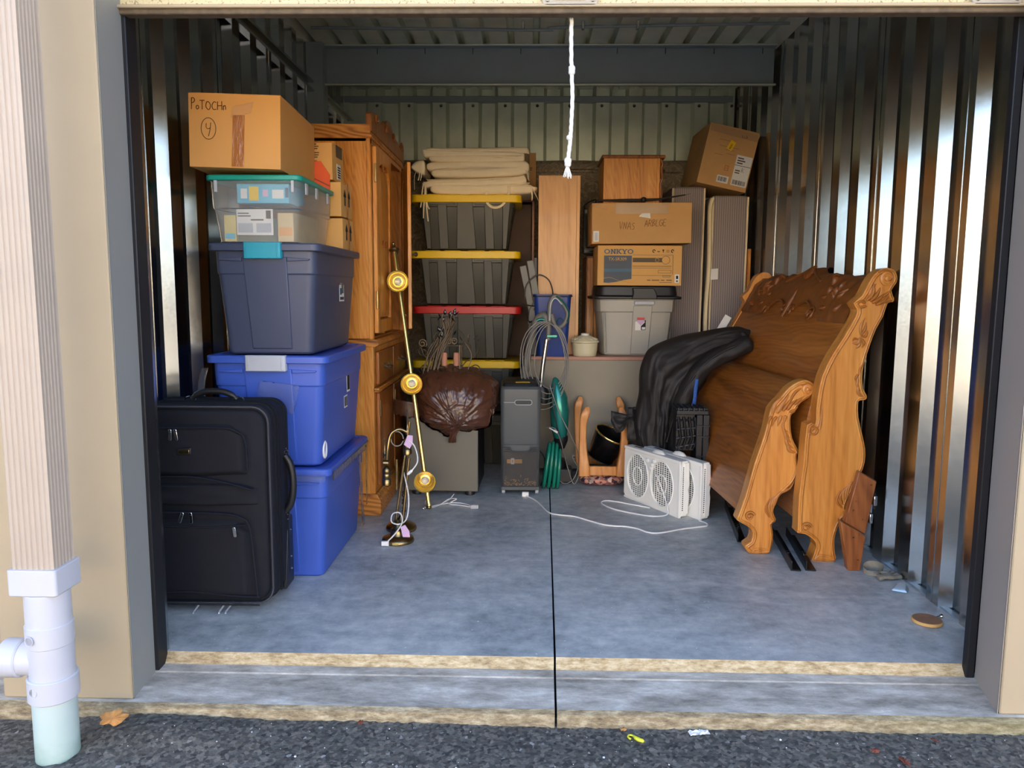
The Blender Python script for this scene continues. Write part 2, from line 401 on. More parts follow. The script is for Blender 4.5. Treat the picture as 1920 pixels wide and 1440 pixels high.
def text(name, s, size, mt, parent, M, align='LEFT', ext=.0004, bold=0, sx=1.):
    c = bpy.data.curves.new(name, 'FONT'); c.body = s; c.size = size; c.extrude = ext; c.align_x = align; c.offset = bold; c.resolution_u = 3
    t = bpy.data.objects.new(name+'_tmp', c); COL.objects.link(t)
    dg = bpy.context.evaluated_depsgraph_get(); dg.update()
    me = bpy.data.meshes.new_from_object(t.evaluated_get(dg)); bpy.data.objects.remove(t)
    me.name = name; me.materials.clear(); me.materials.append(mt)
    me.transform(M @ Matrix.Diagonal((sx, 1, 1, 1)))
    o = bpy.data.objects.new(name, me); COL.objects.link(o); o.parent = parent
    return o
FRONT = R(PI/2, 'X')                                   # XY plane text -> XZ plane facing -Y
def hand(name, strokes, parent, o, ux, uy, size, r=.0016, mt=None):   # handwriting on a face
    mb = MB(); o, ux, uy = Vector(o), Vector(ux), Vector(uy)
    for st in strokes:
        pts = [o+ux*(a*size)+uy*(b*size) for a, b in st]
        if len(pts) > 2: pts = cat(pts, 3)
        mb.tube(pts, r, 5)
    return mb.build(name, mt or K['pen'], parent)

# ------------------------------------------------------------------ the setting
JX = lambda y: .131 + (y-4.426)*(.131-.092)/(4.426-2.3)        # expansion joint runs slightly askew
def slab(name, prof, mt, x0, x1, gap=.0035, parent=None, bevel=0):
    objs = []
    for side in (0, 1):
        rings = []
        for xx in ((x0, None), (None, x1))[side]:
            rings.append([((xx if xx is not None else JX(y)+(gap if side else -gap)), y, z) for y, z in prof])
        objs.append(rings)
    mb = MB()
    for r in objs: mb.loft(r, True)
    return mb.build(name, mt, parent, 0, bevel)
flo = struct(slab('floor', [(6.4, 0), (2.412, 0), (2.396, -.031), (2.396, -.3), (6.4, -.3)], K['floor'], -1.6, 1.72))
edge = struct(slab('trim_1', [(2.4125, .0008), (2.387, -.0335), (2.384, -.07), (2.41, -.07)], K['edge'], -1.215, 1.43))
apr = struct(slab('apron', [(2.3865, -.031), (2.345, -.034), (2.340, -.037), (2.165, -.042), (2.165, -.3), (2.3865, -.3)], K['apron'], -9, 9))
kerb = struct(slab('trim_2', [(2.166, -.0415), (2.150, -.049), (2.135, -.095), (2.135, -.3), (2.166, -.3)], K['kerb'], -9, 9))
struct(box('subgrade', -9, 9, 2.2, 6.4, -.4, -.29, K['asphalt'], None, 0))

def asph(u, v):
    x = -9+18*u; y = -11+13.2*v; return (x, y, -.078)
def asphn(u, v):
    x = -2.0+4.0*u; y = 1.2+.96*v
    z = -.079 + .006*noise.noise((x*3, y*3, 0)) + .0035*noise.noise((x*40, y*40, 1)) + .003*noise.noise((x*95, y*95, 2))
    d = math.hypot((x+1.02)/.24, (y-2.06)/.10); z += .022*math.exp(-d*d)
    d = math.hypot((x+1.33)/.10, (y-1.98)/.07); z -= .018*math.exp(-d*d)
    d = math.hypot((x+1.6)/.22, (y-2.1)/.10); z -= .012*math.exp(-d*d)
    e = min(1, max(0, (y-1.2)/.1))*min(1, max(0, (2-abs(x))/.15))
    return (x, y, -.086+(z+.086)*e)
gnear = struct(MB().grid(asphn, 420, 110).build('asphalt', K['asphalt'], None, 60))
struct(MB().box(-14, 14, -13, 2.2, -.3, -.0875).build('asphalt_lane', K['asphalt']))
pb = MB()
for k in range(120):
    x, y = random.uniform(-1.15, 1.7), random.uniform(1.75, 2.12); r = random.choice((.0012, .0015, .0015, .002, .0025, .004))
    p = asphn((x+2)/4, (y-1.2)/.96)
    pb.lathe([(r*.5, -r*.6), (r, 0), (r*.6, r*.6)], 5, T(p[0], p[1], p[2]+r*.3) @ R(random.random()*3, 'Z'))
tag(pb.build('gravel', K['paper']), 'scattered white grit on the dark asphalt in front of the kerb', 'grit', None, 'stuff')

# corrugated panels -------------------------------------------------
def corr_profile(n, per=.24, d=.04, fl=.03, start=.04, c2=None):
    pts = [(0, 0)]; s = start; st = 0
    half = per/2
    for k in range(n):
        b = k*per
        pts += [(b+start, 0), (b+start+fl, d), (b+start+half, d), (b+start+half+fl, 0)]
    pts.append((n*per, 0)); return pts
def sheet(pts3, h0, h1, up='z', t=.0012):
    vs = []; fs = []
    for p in pts3: vs += [p(h0), p(h1)]
    for i in range(len(pts3)-1): fs.append((2*i, 2*i+2, 2*i+3, 2*i+1))
    return MB().add(vs, fs)
WR, WL, WB = 1.585, -1.44, 6.21
def side_wall(name, x, sgn):
    base = struct(MB().box(min(x+sgn*.005, x+sgn*.03), max(x+sgn*.005, x+sgn*.03), 2.42, 6.25, 0.001, .007).build(name, K['galvdark']))
    y0 = 2.205
    for k in range(6):
        pr = corr_profile(3)
        pts = [(lambda h, s=s, d=d: (x+sgn*(d+.0012*(k % 2)), y0+.72*k+s, h)) for s, d in pr]
        o = sheet(pts, -.03 if k else -.03, 2.95).build('panel', K['galv'], base)
        o.modifiers.new('solid', 'SOLIDIFY').thickness = .0015
        # lap seam: the raised edge of the overlapping panel
        MB().box(min(x-sgn*.004, x), max(x-sgn*.004, x), y0+.72*k-.006, y0+.72*k+.006, 0, 2.95).build('lap_seam', K['galv'], base, 0, .0015)
    return base
side_wall('wall_right', WR, 1)
side_wall('wall_left', WL, -1)
bw = struct(MB().box(-1.46, 1.56, 6.19, 6.25, 2.66, 2.705).build('wall_back', K['galvdark'], None, 0, .004))
for k in range(4):
    pr = corr_profile(3, .255, .04, .025, .05)
    pts = [(lambda h, s=s, d=d: (-1.48+.765*k+s, WB+d, h)) for s, d in pr]
    o = sheet(pts, -.03, 2.9).build('panel', K['galvroof'], bw)
dn = [(-1.02, 2.40, .05), (-.74, 2.28, .06), (-.66, 2.25, .03), (-.2, 2.55, .05)]
for k in range(12):                                              # screw heads along the top channel
    MB().lathe([(.012, 0), (.012, .006), (.007, .01)], 8, dirM((-1.2+.25*k, 6.19, 2.63), (0, -1, 0))).build('screw', K['galv'], bw, 40)

ce = struct(MB().box(-1.6, 1.7, 2.3, 6.4, 2.86, 2.95).build('ceiling', K['galvroof']))
for k in range(4):
    pr = [(0, 0)]
    for q in range(5): pr += [(.158*q+.105, 0), (.158*q+.112, .055), (.158*q+.143, .055), (.158*q+.150, 0)]
    pr.append((.79, 0))
    pts = [(lambda h, s=s, d=d: (-1.52+.79*k+s, h, 2.768+d)) for s, d in pr]
    sheet(pts, 2.42, 6.3).build('panel', K['galvceil'], ce)
# beam with flanges, corner column, girts, conduit
bm_ = struct(MB().prism([(5.19, 2.52), (5.135, 2.52), (5.135, 2.528), (5.18, 2.528), (5.18, 2.755), (5.135, 2.755), (5.135, 2.763), (5.19, 2.763)], 'yz', -1.36, 1.56).build('beam', K['galvdark'], None, 0, .002))
MB().box(-1.36, 1.56, 5.122, 5.137, 2.512, 2.522).build('lower_flange', K['galvroof'], bm_, 0, .002)
MB().box(-1.36, 1.56, 5.122, 5.137, 2.758, 2.766).build('upper_flange', K['galvroof'], bm_, 0, .002)
for k in range(9): MB().box(-1.0+.31*k, -.996+.31*k, 5.176, 5.181, 2.72, 2.757).build('bracket_line', K['black'], bm_)
struct(MB().prism([(-1.44, 5.08), (-1.33, 5.08), (-1.33, 5.2), (-1.44, 5.2)], 'xy', 0, 2.77).build('column', K['galvdark'], None, 0, .005))
for y0, y1 in ((2.5, 5.08), (5.2, 6.2)):
    struct(MB().prism([(WL, 2.46), (WL+.05, 2.46), (WL+.05, 2.475), (WL+.012, 2.475), (WL+.012, 2.515), (WL+.05, 2.515), (WL+.05, 2.53), (WL, 2.53)], 'xz', y0, y1).build('girt', K['galv'], None, 0, .002))
cd = struct(MB().tube(cat([(-1.3, 4.72, 2.735), (-.4, 4.72, 2.725), (.1, 4.72, 2.72), (.2, 4.72, 2.735), (1.5, 4.72, 2.755)], 6), .009, 8).build('conduit', K['galvdark'], None, 50))
for xx in (-.05, .3, .62):
    MB().box(xx-.008, xx+.008, 4.70, 4.74, 2.722, 2.766).build('clip', K['galv'], cd, 0, .003)

# roll-up door in its open position, header, roof, pillars
dr = struct(MB().box(-1.215, 1.43, 2.335, 2.375, 1.998, 2.02).build('door_1', K['seal'], None, 0, .004))
MB().prism([(2.33, 2.02), (2.345, 2.02), (2.345, 2.16), (2.335, 2.17), (2.345, 2.18), (2.345, 2.36), (2.36, 2.36), (2.36, 2.015), (2.33, 2.015)], 'yz', -1.215, 1.43).build('curtain', K['doorpaint'], dr, 0, .003)
box('bottom_lip', -1.215, 1.43, 2.322, 2.335, 2.012, 2.022, K['cream'], dr, .003)
for x0, x1 in ((.03, .19), (1.25, 1.39)):
    h = MB().prism(rrect((x1-x0)/2, .03, .012, 4, (x0+x1)/2, 2.045), 'xz', 2.322, 2.329).build('handle_plate', K['creamjamb'], dr, 0, .002)
    MB().box(x0+.035, x1-.035, 2.316, 2.322, 2.03, 2.05).build('finger_grip', K['galv'], h, 0, .002)
    for xx in (x0+.015, x1-.015): MB().lathe([(.006, 0), (.006, .003), (.003, .005)], 8, dirM((xx, 2.322, 2.03), (0, -1, 0))).build('rivet', K['galv'], h, 40)
text('sticker_print', 'CAUTION', .014, K['greyprint'], dr, T(1.155, 2.327, 2.034) @ FRONT, sx=.8)
struct(MB().lathe([(.19, 0), (.19, 2.64)], 32, T(-1.21, 2.6, 2.42) @ R(PI/2, 'Y')).build('door_roll', K['creamjamb'], None, 40))
struct(MB().box(-9, 9, 2.18, 2.33, 2.30, 3.0).box(-9, 9, 2.33, 2.36, 2.34, 3.0).build('wall_front', K['cream']))
struct(MB().box(-9, 9, 1.95, 6.6, 3.0, 3.12).build('roof', K['galvdark']))
pl = struct(MB().prism([(-1.596, 2.18), (-1.195, 2.18), (-1.2, 2.195), (-1.209, 2.345), (-1.596, 2.345)], 'xy', -.042, 2.34).build('pillar', K['cream'], None, 0, .006))
MB().prism([(-1.1955, 2.184), (-1.2005, 2.196), (-1.2095, 2.344), (-1.2075, 2.345), (-1.198, 2.195), (-1.1935, 2.184)], 'xy', -.041, 2.3).build('jamb_shade_skin', mat('jamb_shade_grey', S(150, 150, 144), .5, 0, .04, 2), pl)  # added skin: bluish-grey skylight tone of the inward pillar side, painted as colour
pr_ = struct(MB().prism([(1.405, 2.18), (1.86, 2.18), (1.86, 2.38), (1.449, 2.38), (1.410, 2.195)], 'xy', -.042, 2.34).build('pillar', K['cream'], None, 0, .006))
MB().prism([(1.4045, 2.184), (1.4095, 2.196), (1.4485, 2.379), (1.4465, 2.380), (1.407, 2.196), (1.4025, 2.184)], 'xy', -.041, 2.3).build('jamb_shade_skin', mat('jamb_shade_taupe', S(168, 156, 144), .5, 0, .04, 2), pr_)  # added skin: pinkish-grey shade of the left-facing pillar side, painted as colour
for nm, x0, x1 in (('trim_3', -1.214, -1.196), ('trim_4', 1.42, 1.446)):
    struct(MB().box(x0, x1, 2.346 if x0 < 0 else 2.381, 2.41, -.035, 2.4).build(nm, K['blacktrack'], None, 0, .003))
struct(MB().box(-9, -1.596, 2.345, 2.40, -.3, 3.0).box(1.86, 9, 2.345, 2.40, -.3, 3.0).build('wall_outside', K['cream']))
struct(MB().box(-1.55, -1.20, 2.40, 2.43, -.03, 2.9).box(1.44, 1.66, 2.40, 2.43, -.03, 2.9).build('trim_5', K['galv']))
struct(MB().box(-9, -1.6, 2.4, 6.5, 2.9, 3.0).box(1.72, 9, 2.4, 6.5, 2.9, 3.0).box(-9, 9, 6.3, 6.5, -.3, 3.0).build('wall_rear', K['cream']))
# the facing row of storage units across the lane
op = struct(MB().box(-14, 14, -13.3, -13, -.1, 3.3).build('building_opposite', K['cream']))
for k in range(8):
    d = MB()
    for q in range(9): d.box(-13+3.4*k, -10.4+3.4*k, -13.0, -12.97-.012*(q % 2), .0+.27*q, .26+.27*q)
    d.build('roll_door', K['creamjamb'], op)
box('gutter', -14, 14, -13.0, -12.85, 3.2, 3.34, K['spout'], op)

# downspout with drain fitting
t = thing('downspout', 'ribbed beige downspout running into white drain fittings at left pillar', 'downspout', (-1.30, 1.97, -.09))
prof = []
x0, x1, y0, y1 = -.062, .050, -.045, .05
nr = 7
for i in range(nr):
    a = x0+.004+(x1-x0-.008)*i/nr; b = x0+.004+(x1-x0-.008)*(i+1)/nr; w = (b-a)
    prof += [(a, y0), (a+w*.5, y0), (a+w*.68, y0+.0028), (a+w*.82, y0+.0028)]
for i in range(6):
    a = y0+.004+(y1-y0-.008)*i/6; w = (y1-y0-.008)/6
    prof += [(x1, a), (x1, a+w*.5), (x1-.0028, a+w*.68), (x1-.0028, a+w*.82)]
prof += [(x1, y1), (x0, y1), (x0, y0+.004)]
MB().prism(prof, 'xy', .52, 3.1).build('spout_tube', K['spout'], t, 0)
ad = MB()
ad.loft([[(x, y, z) for x, y in rrect(hx, hy, .009, 5, -.006, .005)] for hx, hy, z in ((.066, .059, .552), (.066, .059, .482), (.060, .052, .478))], True)
ad.lathe([(.0565, .38), (.0565, .48)], 36)
ad.build('adapter', K['pvc'], t, 45, .002)
MB().lathe([(.0575, .33), (.0595, .332), (.0595, .388), (.0575, .39)], 36).build('upper_collar', K['pvc'], t, 40)
tee = MB().lathe([(.0565, .22), (.0575, .34)], 36).lathe([(.047, 0), (.047, .11)], 28, T(-.01, 0, .285) @ R(-PI/2, 'Y')).build('tee', K['pvc'], t, 40)
MB().lathe([(.049, 0), (.0525, .004), (.0525, .05), (.046, .056)], 28, T(-.075, 0, .285) @ R(-PI/2, 'Y')).build('end_cap', K['pvc'], tee, 40)
for zz in (.36, .215): MB().lathe([(.013, 0), (.013, .002), (.011, .002), (.011, .0)], 14, dirM((-.018, -.0605, zz), (-.2, -1, 0))).build('moulded_mark', K['pvc'], t, 40)
MB().lathe([(.060, .175), (.0635, .178), (.0635, .238), (.060, .241)], 36).build('lower_collar', K['pvc'], t, 40)
MB().lathe([(.0555, 0), (.0555, .20)], 36).build('buried_pipe', K['algae'], t, 40)

# pull rope hanging from the door
t = thing('pull_rope', 'white knotted pull rope hanging from the raised door', 'rope', (.112, 2.39, 1.56))
rp = cat([(.006, 0, .45), (.006, 0, .38), (.008, 0, .30), (.012, 0, .22), (.010, 0, .15), (.008, .002, .10), (.003, 0, .05), (-.001, 0, .02)], 10)
st_ = MB()
for ph in range(3):
    pts = [(p[0]+.0032*math.cos(i*.55+ph*2.094), p[1]+.0032*math.sin(i*.55+ph*2.094), p[2]) for i, p in enumerate(rp)]
    st_.tube(pts, .0036, 6)
st_.build('strands', K['paper'], t, 60)
for z, r in ((.30, .0098), (.29, .0095), (.10, .008), (.032, .0105), (.022, .0095)):
    MB().lathe([(r*.5, -r), (r, -r*.5), (r*1.05, 0), (r, r*.5), (r*.5, r)], 10, T(.004+(.005 if z > .2 else 0)-(.003 if z < .05 else 0), 0, z)).build('knot', K['paper'], t, 60)
fr = MB()
for k in range(14):
    a = k*2.4; fr.tube([(0, 0, .022), (.006*math.cos(a), .005*math.sin(a), .006), (.012*math.cos(a), .009*math.sin(a), -.012-.004*(k % 3))], .0016, 4)
fr.build('frayed_end', K['paper'], t)

# ------------------------------------------------------------------ suitcase
def suitcase():
    t = thing('suitcase', 'large black soft-sided suitcase standing in front of the blue bins', 'suitcase', (-1.19, 2.735, 0), math.radians(1.5))
    hx = .245
    def ringz(y, ins, r): return [(x, y, .405+z) for x, z in rrect(hx-ins, .375-ins, r, 6)]
    MB().loft([ringz(.012, .012, .05), ringz(.02, 0, .06), ringz(.235, 0, .06), ringz(.25, .012, .05)]).build('body', K['fabric'], t, 40, .004)
    # expansion gusset and zip line round the side
    for y in (.062, .10, .19):
        MB().tube([(x, y, .405+z) for x, z in rrect(hx+.001, .376, .06, 6)], .0045, 6, True).build('zip_line', K['fabric2'], t, 60)
    MB().loft([ringz(-.012, .035, .05), ringz(-.004, .018, .055), ringz(.014, .012, .055)]).build('front_panel', K['fabric2'], t, 40, .005)
    MB().tube([(x, .002, .405+z) for x, z in rrect(hx-.004, .371, .058, 6)], .004, 6, True).build('front_piping', K['piping'], t, 60)
    # upper pocket: domed bulge with curved lower edge
    def pocket(name, z0, z1, sag, x0=-.235, x1=.165, r=.05, bul=.022):
        def fn(u, v):
            x = x0+(x1-x0)*u
            zlo = z0 - sag*math.sin(PI*min(1, u*1.0))*.3 - sag*.7*u*u*0
            z = zlo+(z1-z0+ (z0-zlo))*v
            if v > .8 and u > .85: z -= (u-.85)/.15*r*(v-.8)/.2
            e = min(1, min(u, 1-u)*14, min(v, 1-v)*9)
            return (x, -.012-bul*math.sin(e*PI/2)-.004*noise.noise((u*3, v*3, z0*9)), z)
        return MB().grid(fn, 36, 28).build(name, K['fabric2'], t, 60)
    p1 = pocket('upper_pocket', .53, .715, .03)
    p2 = pocket('lower_pocket', .055, .36, .01)
    p3 = pocket('middle_band', .415, .495, .015, -.235, .20, .02, .014)
    for p, pts in ((p1, [(-.235, .70), (.06, .705), (.14, .69), (.168, .655), (.172, .55)]), (p2, [(-.235, .392), (.05, .388), (.14, .372), (.172, .335), (.185, .2), (.195, .07)]),
                   (p1, [(-.235, .52), (-.05, .525), (.08, .505), (.19, .475)]), (p2, [(-.235, .345), (.0, .335), (.16, .345)]), (p2, [(-.235, .085), (-.05, .09), (.1, .075), (.2, .07)]), (p2, [(-.235, .045), (.2, .04)])):
        MB().tube(cat([(x, -.036 if p is not p2 else -.036, z) for x, z in pts], 6), .0032, 6).build('seam_piping', K['fabric'], p, 60)
    def pull(par, x, z, tilt, l=.036):
        M_ = T(x, -.042, z) @ R(tilt, 'Y')
        q = MB().prism(rrect(.006, l/2, .005, 4, 0, -l/2), 'xz', -.002, .002, M_).lathe([(.006, -.003), (.007, 0), (.006, .003)], 10, M_ @ R(PI/2, 'X'))
        q.build('zip_pull', K['chrome'], par, 40, .001)
    pull(p1, -.098, .695, .05); pull(p1, -.080, .695, -.12)
    pull(p2, -.068, .388, .35); pull(p2, -.038, .388, -.05)
    pull(p2, .118, .333, -.12, .032)
    b = box('badge_plate', -.078, -.026, -.041, -.034, .605, .632, K['black'], p1, .003)
    box('badge', -.072, -.032, -.044, -.039, .611, .626, K['oldbrass'], p1, .002)
    # top grab handle
    h = MB().tube(cat([(-.085, .13, .785), (-.07, .13, .80), (-.03, .13, .815), (.03, .13, .815), (.07, .13, .80), (.085, .13, .785)], 5), [.009]*5+[.012]*16+[.009]*5, 8).build('top_handle', K['black'], t, 60)
    for x in (-.092, .092): MB().tube([(x+.02*math.cos(a), .13, .782+.014*math.sin(a)) for a in [k*PI/6 for k in range(12)]], .0025, 6, True).build('ring', K['chrome'], h, 60)
    # side handle with rivets, wheel housings, feet
    h = MB().tube(cat([(hx+.004, .17, .56), (hx+.022, .17, .53), (hx+.032, .17, .48), (hx+.032, .17, .42), (hx+.022, .17, .37), (hx+.004, .17, .34)], 6), .014, 8).build('side_handle', K['black'], t, 60)
    for z in (.585, .565, .32, .30): MB().lathe([(.005, 0), (.005, .002), (.002, .004)], 8, dirM((hx+.001, .19, z), (1, 0, 0))).build('rivet', K['chrome'], h, 40)
    for z in (.565, .335): MB().tube([(hx+.008+.008*math.cos(a), .175, z+.016*math.sin(a)) for a in [k*PI/6 for k in range(12)]], .0022, 6, True).build('ring', K['chrome'], h, 60)
    g = MB().loft([[(hx+.004, y, z) for y, z in ((.14, .03), (.25, .03), (.25, .30), (.20, .33), (.16, .12))], [(hx-.01, y, z) for y, z in ((.14, .03), (.25, .03), (.25, .30), (.20, .33), (.16, .12))]]).build('corner_guard', K['black'], t, 0, .004)
    for z in (.09, .14, .25): MB().lathe([(.005, 0), (.005, .002), (.002, .004)], 8, dirM((hx+.004, .215, z), (1, 0, 0))).build('rivet', K['chrome'], g, 40)
    for x in (-.2, .2): MB().lathe([(.012, -.012), (.026, -.010), (.026, .010), (.012, .012)], 18, T(x, .215, .0262) @ R(PI/2, 'Y')).build('wheel', K['black'], t, 40)
    for x in (-.035, .06, .085):
        MB().tube([(x, .03, .035), (x-.018, -.022, .004), (x-.016, -.026, .0036)], .0034, 6).build('wire_foot', K['latchgrey'], t, 60)
suitcase()

# ------------------------------------------------------------------ latch bins in the left stack
def latch_bin(name, label, loc, w, l, h, mt, lid_mt, latch_mt, taper=.03, group='latch bins in the left stack', rz=0):
    t = thing(name, label, 'storage bin', loc, rz, group)
    hw, hl = w/2, l/2; bz = h-.045
    def ring(z, ins, r=.035): return [(x, y, z) for x, y in rrect(hw-.022-ins, hl-.022-ins, r, 5, 0, hl)]
    body = MB().loft([ring(0, taper+.008, .03), ring(.008, taper, .035), ring(bz*.80, taper*.22, .035), ring(bz*.80+.004, taper*.22-.004, .035), ring(bz+.015, 0, .035)])
    body.build('tub', mt, t, 35, .002)
    # raised centre panel on the front and ledges below the rim
    yb, yt = .022+taper, .022
    def fy(z): return .022+taper*(1-z/bz)
    cp = MB()
    for sx in (0,):
        a, b_ = w*.20, w*.155
        cp.loft([[(-b_, fy(.02)+.004, .02), (b_*1.35, fy(.02)+.004, .02), (a, fy(bz-.01)+.004, bz-.01), (-a, fy(bz-.01)+.004, bz-.01)],
                 [(-b_+.004, fy(.02)-.006, .024), (b_*1.35-.004, fy(.02)-.006, .024), (a-.004, fy(bz-.01)-.006, bz-.012), (-a+.004, fy(bz-.01)-.006, bz-.012)]])
    cp.build('front_rib', mt, t, 0, .003)
    lg = MB()
    for sx in (-1, 1):
        lg.prism([(sx*w*.20, bz-.012), (sx*w*.40, bz-.018), (sx*w*.39, bz-.024), (sx*w*.20, bz-.028)], 'xz', .014, .03)
    lg.build('front_ledge', mt, t, 0, .002)
    ld = MB().loft([[(x, y, z) for x, y in rrect(hw-i, hl-i, .04-i*.3, 6, 0, hl)] for i, z in ((.004, bz+.012), (0, bz+.014), (0, bz+.038), (.004, bz+.043), (.03, bz+.044), (.034, bz+.038), (.05, bz+.038))])
    lid = ld.build('lid', lid_mt, t, 35, .0015)
    if latch_mt:
        la = MB().loft([[(sx*w*q, y, z) for sx, y, z in ((-1, -.004, bz-.02), (1, -.004, bz-.02), (1, -.008, bz+.045), (-1, -.008, bz+.045))] if 0 else
                        [(-w*q, y, bz-.018), (w*q, y, bz-.018), (w*q, y-.002, bz+.046), (-w*q, y-.002, bz+.046)] for q, y in ((.165, .02), (.165, -.004), (.155, -.010))])
        lt = la.build('latch', latch_mt, t, 0, .003)
        for s_ in (-1, 1): box('latch_step', min(s_*w*.13, s_*w*.138), max(s_*w*.13, s_*w*.138), -.0135, -.009, bz-.012, bz+.04, latch_mt, lt, .001)
    return t, hw, hl, bz, fy
def side_label(t, x, y, z, w, h, bits):
    o = box('label', x, x+.0012, y, y+w, z, z+h, K['paper'], t, 0)
    for (a, b, c, d, m_) in bits: box('print', x+.001, x+.0018, y+a*w, y+c*w, z+b*h, z+d*h, m_, o, 0)
    return o
t, hw, hl, bz, fy = latch_bin('storage_bin', 'bright blue storage bin on the floor, lowest of the stack, clear tape on its side', (-1.055, 3.045, 0), .50, .76, .475, K['bin_blue'], K['bin_blue'], None)
# peeling tape on the bottom bin
MB().grid(lambda u, v: (hw+.004+.004*noise.noise((u*6, v*6, 2))+.008*v*v, .50+.045*u+.03*v, .43-.36*v), 4, 22).build('peeling_tape', K['tape'], t, 60, 0, 2, .0008)
MB().grid(lambda u, v: (hw+.003+.003*noise.noise((u*6, v*6, 5)), .66+.03*u, .44-.30*v), 4, 18).build('peeling_tape', K['tape'], t, 60, 0, 2, .0008)
MB().grid(lambda u, v: (hw+.0025+.002*noise.noise((u*20, v*6, 7)), .03+.70*u, .455-.035*v), 30, 4).build('rim_tape', K['tape'], t, 60, 0, 2, .0008)
MB().grid(lambda u, v: (-.02+.25*u, -.003-.002*noise.noise((u*20, v*6, 9)), .452-.03*v), 24, 3).build('rim_tape', K['tape'], t, 60, 0, 2, .0008)
t, hw, hl, bz, fy = latch_bin('storage_bin', 'bright blue storage bin with pale grey latch, second from the floor in its stack', (-1.055, 3.045, .476), .50, .76, .462, K['bin_blue'], K['bin_blue'], K['latchgrey'])
side_label(t, hw-.0285, .43, .26, .055, .085, [(.1, .1, .9, .95, K['ink'])])
o = side_label(t, hw-.035, .40, .19, .06, .055, [(.08, .1, .28, .9, K['ink']), (.36, .1, .56, .9, K['ink']), (.66, .1, .9, .9, K['ink'])])
rg = MB().tube([(hw-.047, .10+.022*math.cos(a), .06+.034*math.sin(a)) for a in [k*PI/10 for k in range(20)]], .005, 6, True).build('round_sticker', K['paper'], t, 60)
MB().grid(lambda u, v: (-.06+.16*u+.03*v, .010-.010*noise.noise((u*13, v*9, 3))+.012*(1-v), .24+.12*v-.02*u), 26, 18).build('shiny_tape', K['tape'], t, 60, 0, 2, .0008)
MB().grid(lambda u, v: (-.262+.028*u-.018*math.sin(v*3), -.006+.01*u, .41-.17*v), 4, 14).build('tape_strip', K['tape'], t, 60, 0, 2, .0008)
t, hw, hl, bz, fy = latch_bin('storage_bin', 'dark slate storage bin with a turquoise latch, third from the floor', (-1.055, 3.05, .939), .455, .75, .446, K['bin_slate'], K['bin_slate'], K['cyan'])
side_label(t, hw-.0325, .43, .21, .085, .12, [(.1, .86, .9, .95, K['onk']), (.14, .66, .6, .8, K['pink']), (.45, .3, .86, .8, K['greycab']), (.1, .25, .5, .5, K['onk']), (.1, .06, .9, .17, K['bluegrey'])])

# clear bin with contents
def clear_bin():
    t = thing('clear_bin', 'translucent storage bin with a teal lid on the dark slate bin', 'storage bin', (-1.09, 3.06, 1.386))
    w, l, h = .385, .535, .262; hw, hl = w/2, l/2
    def ring(z, ins, r=.03): return [(x, y, z) for x, y in rrect(hw-.012-ins, hl-.012-ins, r, 5, 0, hl)]
    mb = MB().loft([ring(.001, .024), ring(.13, .010), ring(.134, .004), ring(.245, 0), ring(.245, .003), ring(.137, .007), ring(.129, .013), ring(.004, .027)], True)
    mb.build('tub', K['clear'], t, 40)
    MB().loft([[(x, y, z) for x, y in rrect(hw-i, hl-i, .035, 6, 0, hl)] for i, z in ((.006, .240), (0, .242), (0, .258), (.004, .262), (.03, .262))]).build('lid', K['teal'], t, 35, .0015)
    for x, y, ax in ((-.15, .010, 0), (.155, .010, 0), (hw-.008, .09, 1), (hw-.008, .24, 1), (hw-.008, .42, 1)):
        if ax: box('rim_rib', x-.004, x+.002, y, y+.03, .195, .243, K['latchgrey'], t, .002)
        else: box('rim_rib', x-.006, x+.006, y-.004, y+.004, .195, .243, K['latchgrey'], t, .002)
    return t
cb = clear_bin()
def in_bin(name, label, cat_, x0, x1, y0, y1, z0, z1, mt, prints, rot=0):
    o = thing(name, label, cat_, (-1.09+(x0+x1)/2, 3.06+(y0+y1)/2, 1.386+z0), rot)
    w, d, h = x1-x0, y1-y0, z1-z0
    box('cover', -w/2, w/2, -d/2, d/2, 0, h, mt, o, .003)
    for a, b, c, e, m_ in prints: box('print', -w/2+a*w, -w/2+c*w, -d/2-.0012, -d/2, b*h, e*h, m_, o, 0)
    return o
in_bin('game_box', 'light blue printed box behind the clear plastic, under the teal lid', 'box', -.08, .13, .045, .24, .155, .232, K['lblue'],
       [(.08, .25, .2, .75, K['paper']), (.24, .15, .42, .85, K['yellow']), (.5, .35, .6, .7, K['pink']), (.68, .25, .9, .7, K['paper']), (.93, .3, .99, .8, K['onk'])])
in_bin('leaflet', 'white printed leaflet leaning inside the clear bin', 'paper', -.085, .065, .04, .046, .03, .135, K['paper'],
       [(.05, .8, .35, .84, K['greyprint']), (.05, .7, .4, .74, K['greyprint']), (.05, .1, .45, .45, K['latchgrey']), (.55, .1, .95, .45, K['latchgrey']), (.82, .62, .95, .92, K['greyprint']), (.4, .55, .75, .6, K['greyprint'])], -.05)
in_bin('yellow_pouch', 'pale yellow pouch standing at the front left inside the clear bin', 'pouch', -.138, -.09, .05, .08, .006, .11, mat('pale_yellow', S(222, 204, 128), .6), [(.1, .1, .9, .3, K['lblue'])], .05)
in_bin('paper_bundle', 'cream paper bundle along the right wall of the clear bin', 'paper', .075, .14, .06, .40, .006, .12, mat('cream_paper', S(214, 190, 140), .8), [(.1, .2, .9, .5, K['card'])])
in_bin('grey_folder', 'grey green folder in the middle of the clear bin', 'folder', -.10, .06, .10, .42, .006, .10, mat('grey_green', S(150, 156, 140), .8), [])

